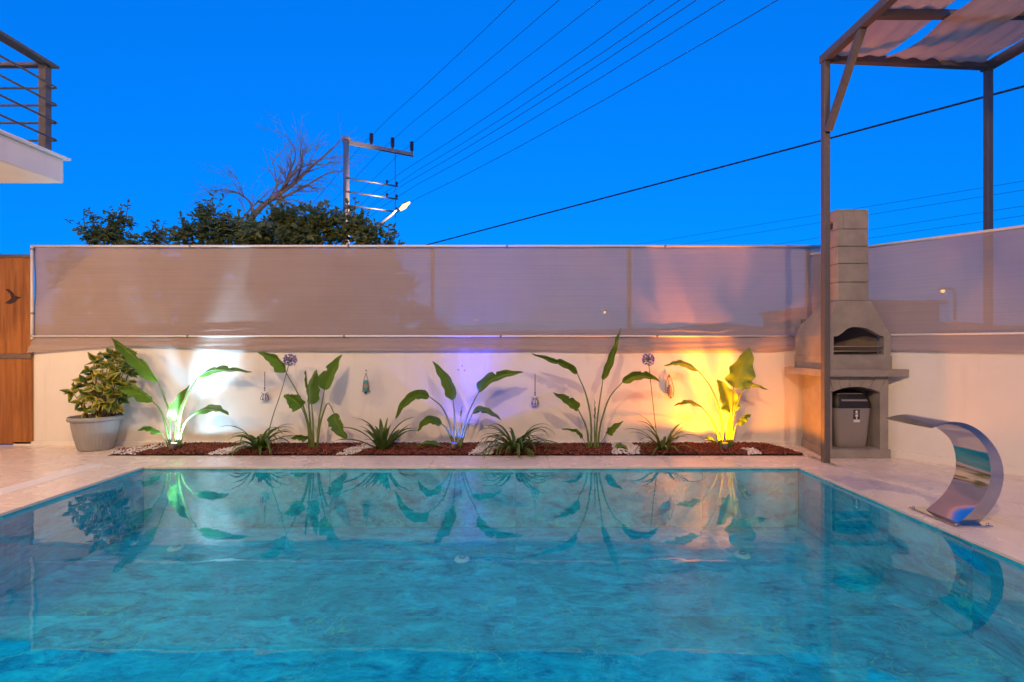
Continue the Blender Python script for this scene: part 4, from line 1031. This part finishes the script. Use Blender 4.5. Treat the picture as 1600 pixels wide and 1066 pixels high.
limb([(432,308),(460,322),(490,332),(515,342)], .03, .006, 7, .2)
limb([(420,345),(432,318),(450,305)], .03, .015, 5, .2)
limb([(440,300),(455,275),(480,258),(515,258)], .028, .006, 10, -.5)
limb([(383,365),(378,345),(398,320),(430,290)], .03, .008, 7, .3)
PALEB = simple('pale_bark', (.36,.27,.23), .9, 0, .3, 14, .4)
lm.build('trunk', PALEB, bt); tag(tw.build('twigs', PALEB, bt), kind='stuff')

# ------------------------------------------------------------------ utility pole, lamps and wires
UY = 15.0
up = thing('utility_pole', (PX(541,UY), UY, gz), 'concrete utility pole with one-sided crossarm and brown insulators', 'utility pole')
x0 = PX(541,UY); ztp = PZ(220,UY)
MB().tube([(x0,UY,gz),(x0,UY,ztp)], [.135,.088], 14).build('pole', POLEC, up)
adir = Vector((1.97,1.0,0)).normalized()
armL = 2.35
a0 = Vector((x0-.12,UY-.0,ztp-.02)); a1 = a0 + adir*armL
MB().bar(a0, a1, .10, .12).build('crossarm', POLEC, up)
MB().box(x0-.13, x0+.13, UY-.11, UY+.11, ztp+.041, ztp+.09, .01).build('cap', POLEC, up)
wdir = Vector((.77,-1,0)).normalized()
wires = []
for s in (.92, 1.63, 2.3):
    c = a0 + adir*s; c.z += .06
    i_ = MB(); i_.lathe([(0,.40),(.05,.39)] + [q for k_ in range(5) for q in ((.075,.36-.06*k_),(.045,.33-.06*k_))] + [(.03,.02),(.03,0)], c, 14); i_.build('insulator', INSUL, up)
    wires.append(c + Vector((0,0,.40)))
for v in (280, 301, 322):
    b0 = Vector((x0, UY-.1, PZ(v,UY))); b1 = b0 + adir*1.72
    MB().tube([b0, b1], .028, 8).build('bracket', METALG, up)
    for s in ((1.35, 1.68) if v < 320 else (1.68,)):
        c = b0 + adir*s; MB().lathe([(0,.13),(.03,.12),(.045,.07),(.03,.03),(.02,0)], c + Vector((0,0,.028)), 10).build('small_insulator', INSUL, up)
        wires.append(c + Vector((0,0,.14)))
dp = a0 + adir*1.72
MB().tube([dp, dp + Vector((0,0,-2.3))], .012, 6).build('drop_rod', METALG, up)
for i, p_ in enumerate(wires):
    q0, q1 = p_ - wdir*45, p_ + wdir*17; m_ = MB(); pts = []
    for k_ in range(25):
        s = k_/24; pt_ = q0.lerp(q1, s); sp = (pt_-p_).dot(wdir)
        sag = .9*(1-((sp+22.5)/22.5)**2) if sp < 0 else .25*(1-((sp-8.5)/8.5)**2); pt_.z -= max(0, sag); pts.append(pt_)
    m_.tube(pts, .0055, 5, False)
    labs = ['power line on the first insulator from the pole', 'power line on the middle crossarm insulator', 'power line on the outermost crossarm insulator', 'power line on the inner insulator of the top bracket', 'power line on the outer insulator of the top bracket', 'power line on the inner insulator of the middle bracket', 'power line on the outer insulator of the middle bracket', 'power line on the lowest bracket']
    tag(m_.build('power_line', WIRE), labs[i], 'wire', 'power lines running from the utility pole')
tag(MB().tube([P(560,412,17), P(670,382,14.5), P(1290,218,9.0), P(1600,135,7.2), P(1900,50,6.2)], .018, 6).build('overhead_cable', WIRE), 'thick black cable crossing the sky from behind the net to the right edge', 'cable')
for a_, b_, lab in (((900,398),(1600,283),'topmost of the four thin wires above the right net'), ((900,409),(1600,297),'second of the four thin wires above the right net'),
                    ((1000,415),(1600,322),'third of the four thin wires above the right net'), ((1000,425),(1600,337),'lowest of the four thin wires above the right net')):
    A_, B_ = P(*a_, 60), P(*b_, 34); tag(MB().tube([A_ + (A_-B_)*.3, A_, B_, B_ + (B_-A_)*.3], .014, 5, False).build('power_line', WIRE), lab, 'wire', 'thin wires on the right')
# street lamp carried by the pole
la = P(541,392,UY); lb = P(611,337,UY); lh = P(632,322,UY)
sl = thing('street_lamp', la, 'glowing street lamp on a slanting arm beside the utility pole', 'street lamp')
MB().tube([la, lb, lh - Vector((.2,0,.1))], .04, 8).build('arm', METALG, sl)
axd = (lh-lb).normalized()
MB().tube([lh-axd*.24, lh-axd*.16, lh+axd*.10, lh+axd*.20], [.04,.08,.10,.04], 12).build('lamp_head', METALG, sl)
hd = MB(); hd.tube([lh-axd*.16+Vector((0,-.10,-.07)), lh+axd*.02+Vector((0,-.10,-.06)), lh+axd*.24+Vector((0,-.06,-.03))], [.05,.085,.03], 12); hd.build('lens', emit('street_lens', (1,.66,.34), 2.2), sl)
ld = bpy.data.lights.new('street_light', 'SPOT'); ld.energy = 380; ld.color = (1,.66,.42); ld.shadow_soft_size = .1; ld.spot_size = R(150); ld.spot_blend = .4
lo = bpy.data.objects.new('street_light', ld); C.objects.link(lo); lo.parent = sl; lo.location = lh - la + Vector((.0,-.35,-.15)); lo.rotation_euler = Vector((-1,-.4,.1)).to_track_quat('-Z','Y').to_euler()
# far street lamps seen through the net
for u, v, Y, st, r_, lab in ((1473,455,22,13,.09,'far orange street lamp glowing through the right net'), (945,488,38,13,.10,'far orange street lamp glowing through the back net'), (743,500,48,7,.10,'faint far street lamp through the back net above the blue-lit plant')):
    c = P(u, v, Y); t = thing('far_street_lamp', (c.x+.6, Y, gz), lab, 'street lamp', 'far street lamps behind the nets')
    MB().tube([(c.x+.6,Y,gz),(c.x+.6,Y,c.z-.1),(c.x+.45,Y,c.z+.12),(c.x,Y,c.z+.14)], .05, 8).build('pole', METALG, t)
    MB().box(c.x-.25, c.x+.2, Y-.1, Y+.1, c.z+.06, c.z+.16, .02).build('lamp_head', METALG, t)
    b = MB(); beads(b, c, r_); b.build('bulb', emit('sodium_bulb', (1,.42,.07), st), t)
# dark neighbouring building behind the right net
nb_ = thing('neighbour_building', (13.2, 16, gz), 'dark flat-roofed building glimpsed through the right net', 'building')
DB = simple('dark_render', (.12,.11,.11), .9)
bx0_, bx1_, bzt = PX(1340,16), PX(1468,16), PZ(476,16)
MB().box(bx0_, bx1_, 16, 22, gz, bzt).build('wall', DB, nb_); MB().box(bx0_-.15, bx1_+.15, 15.85, 22.15, bzt+.001, bzt+.14).build('roof', DB, nb_)
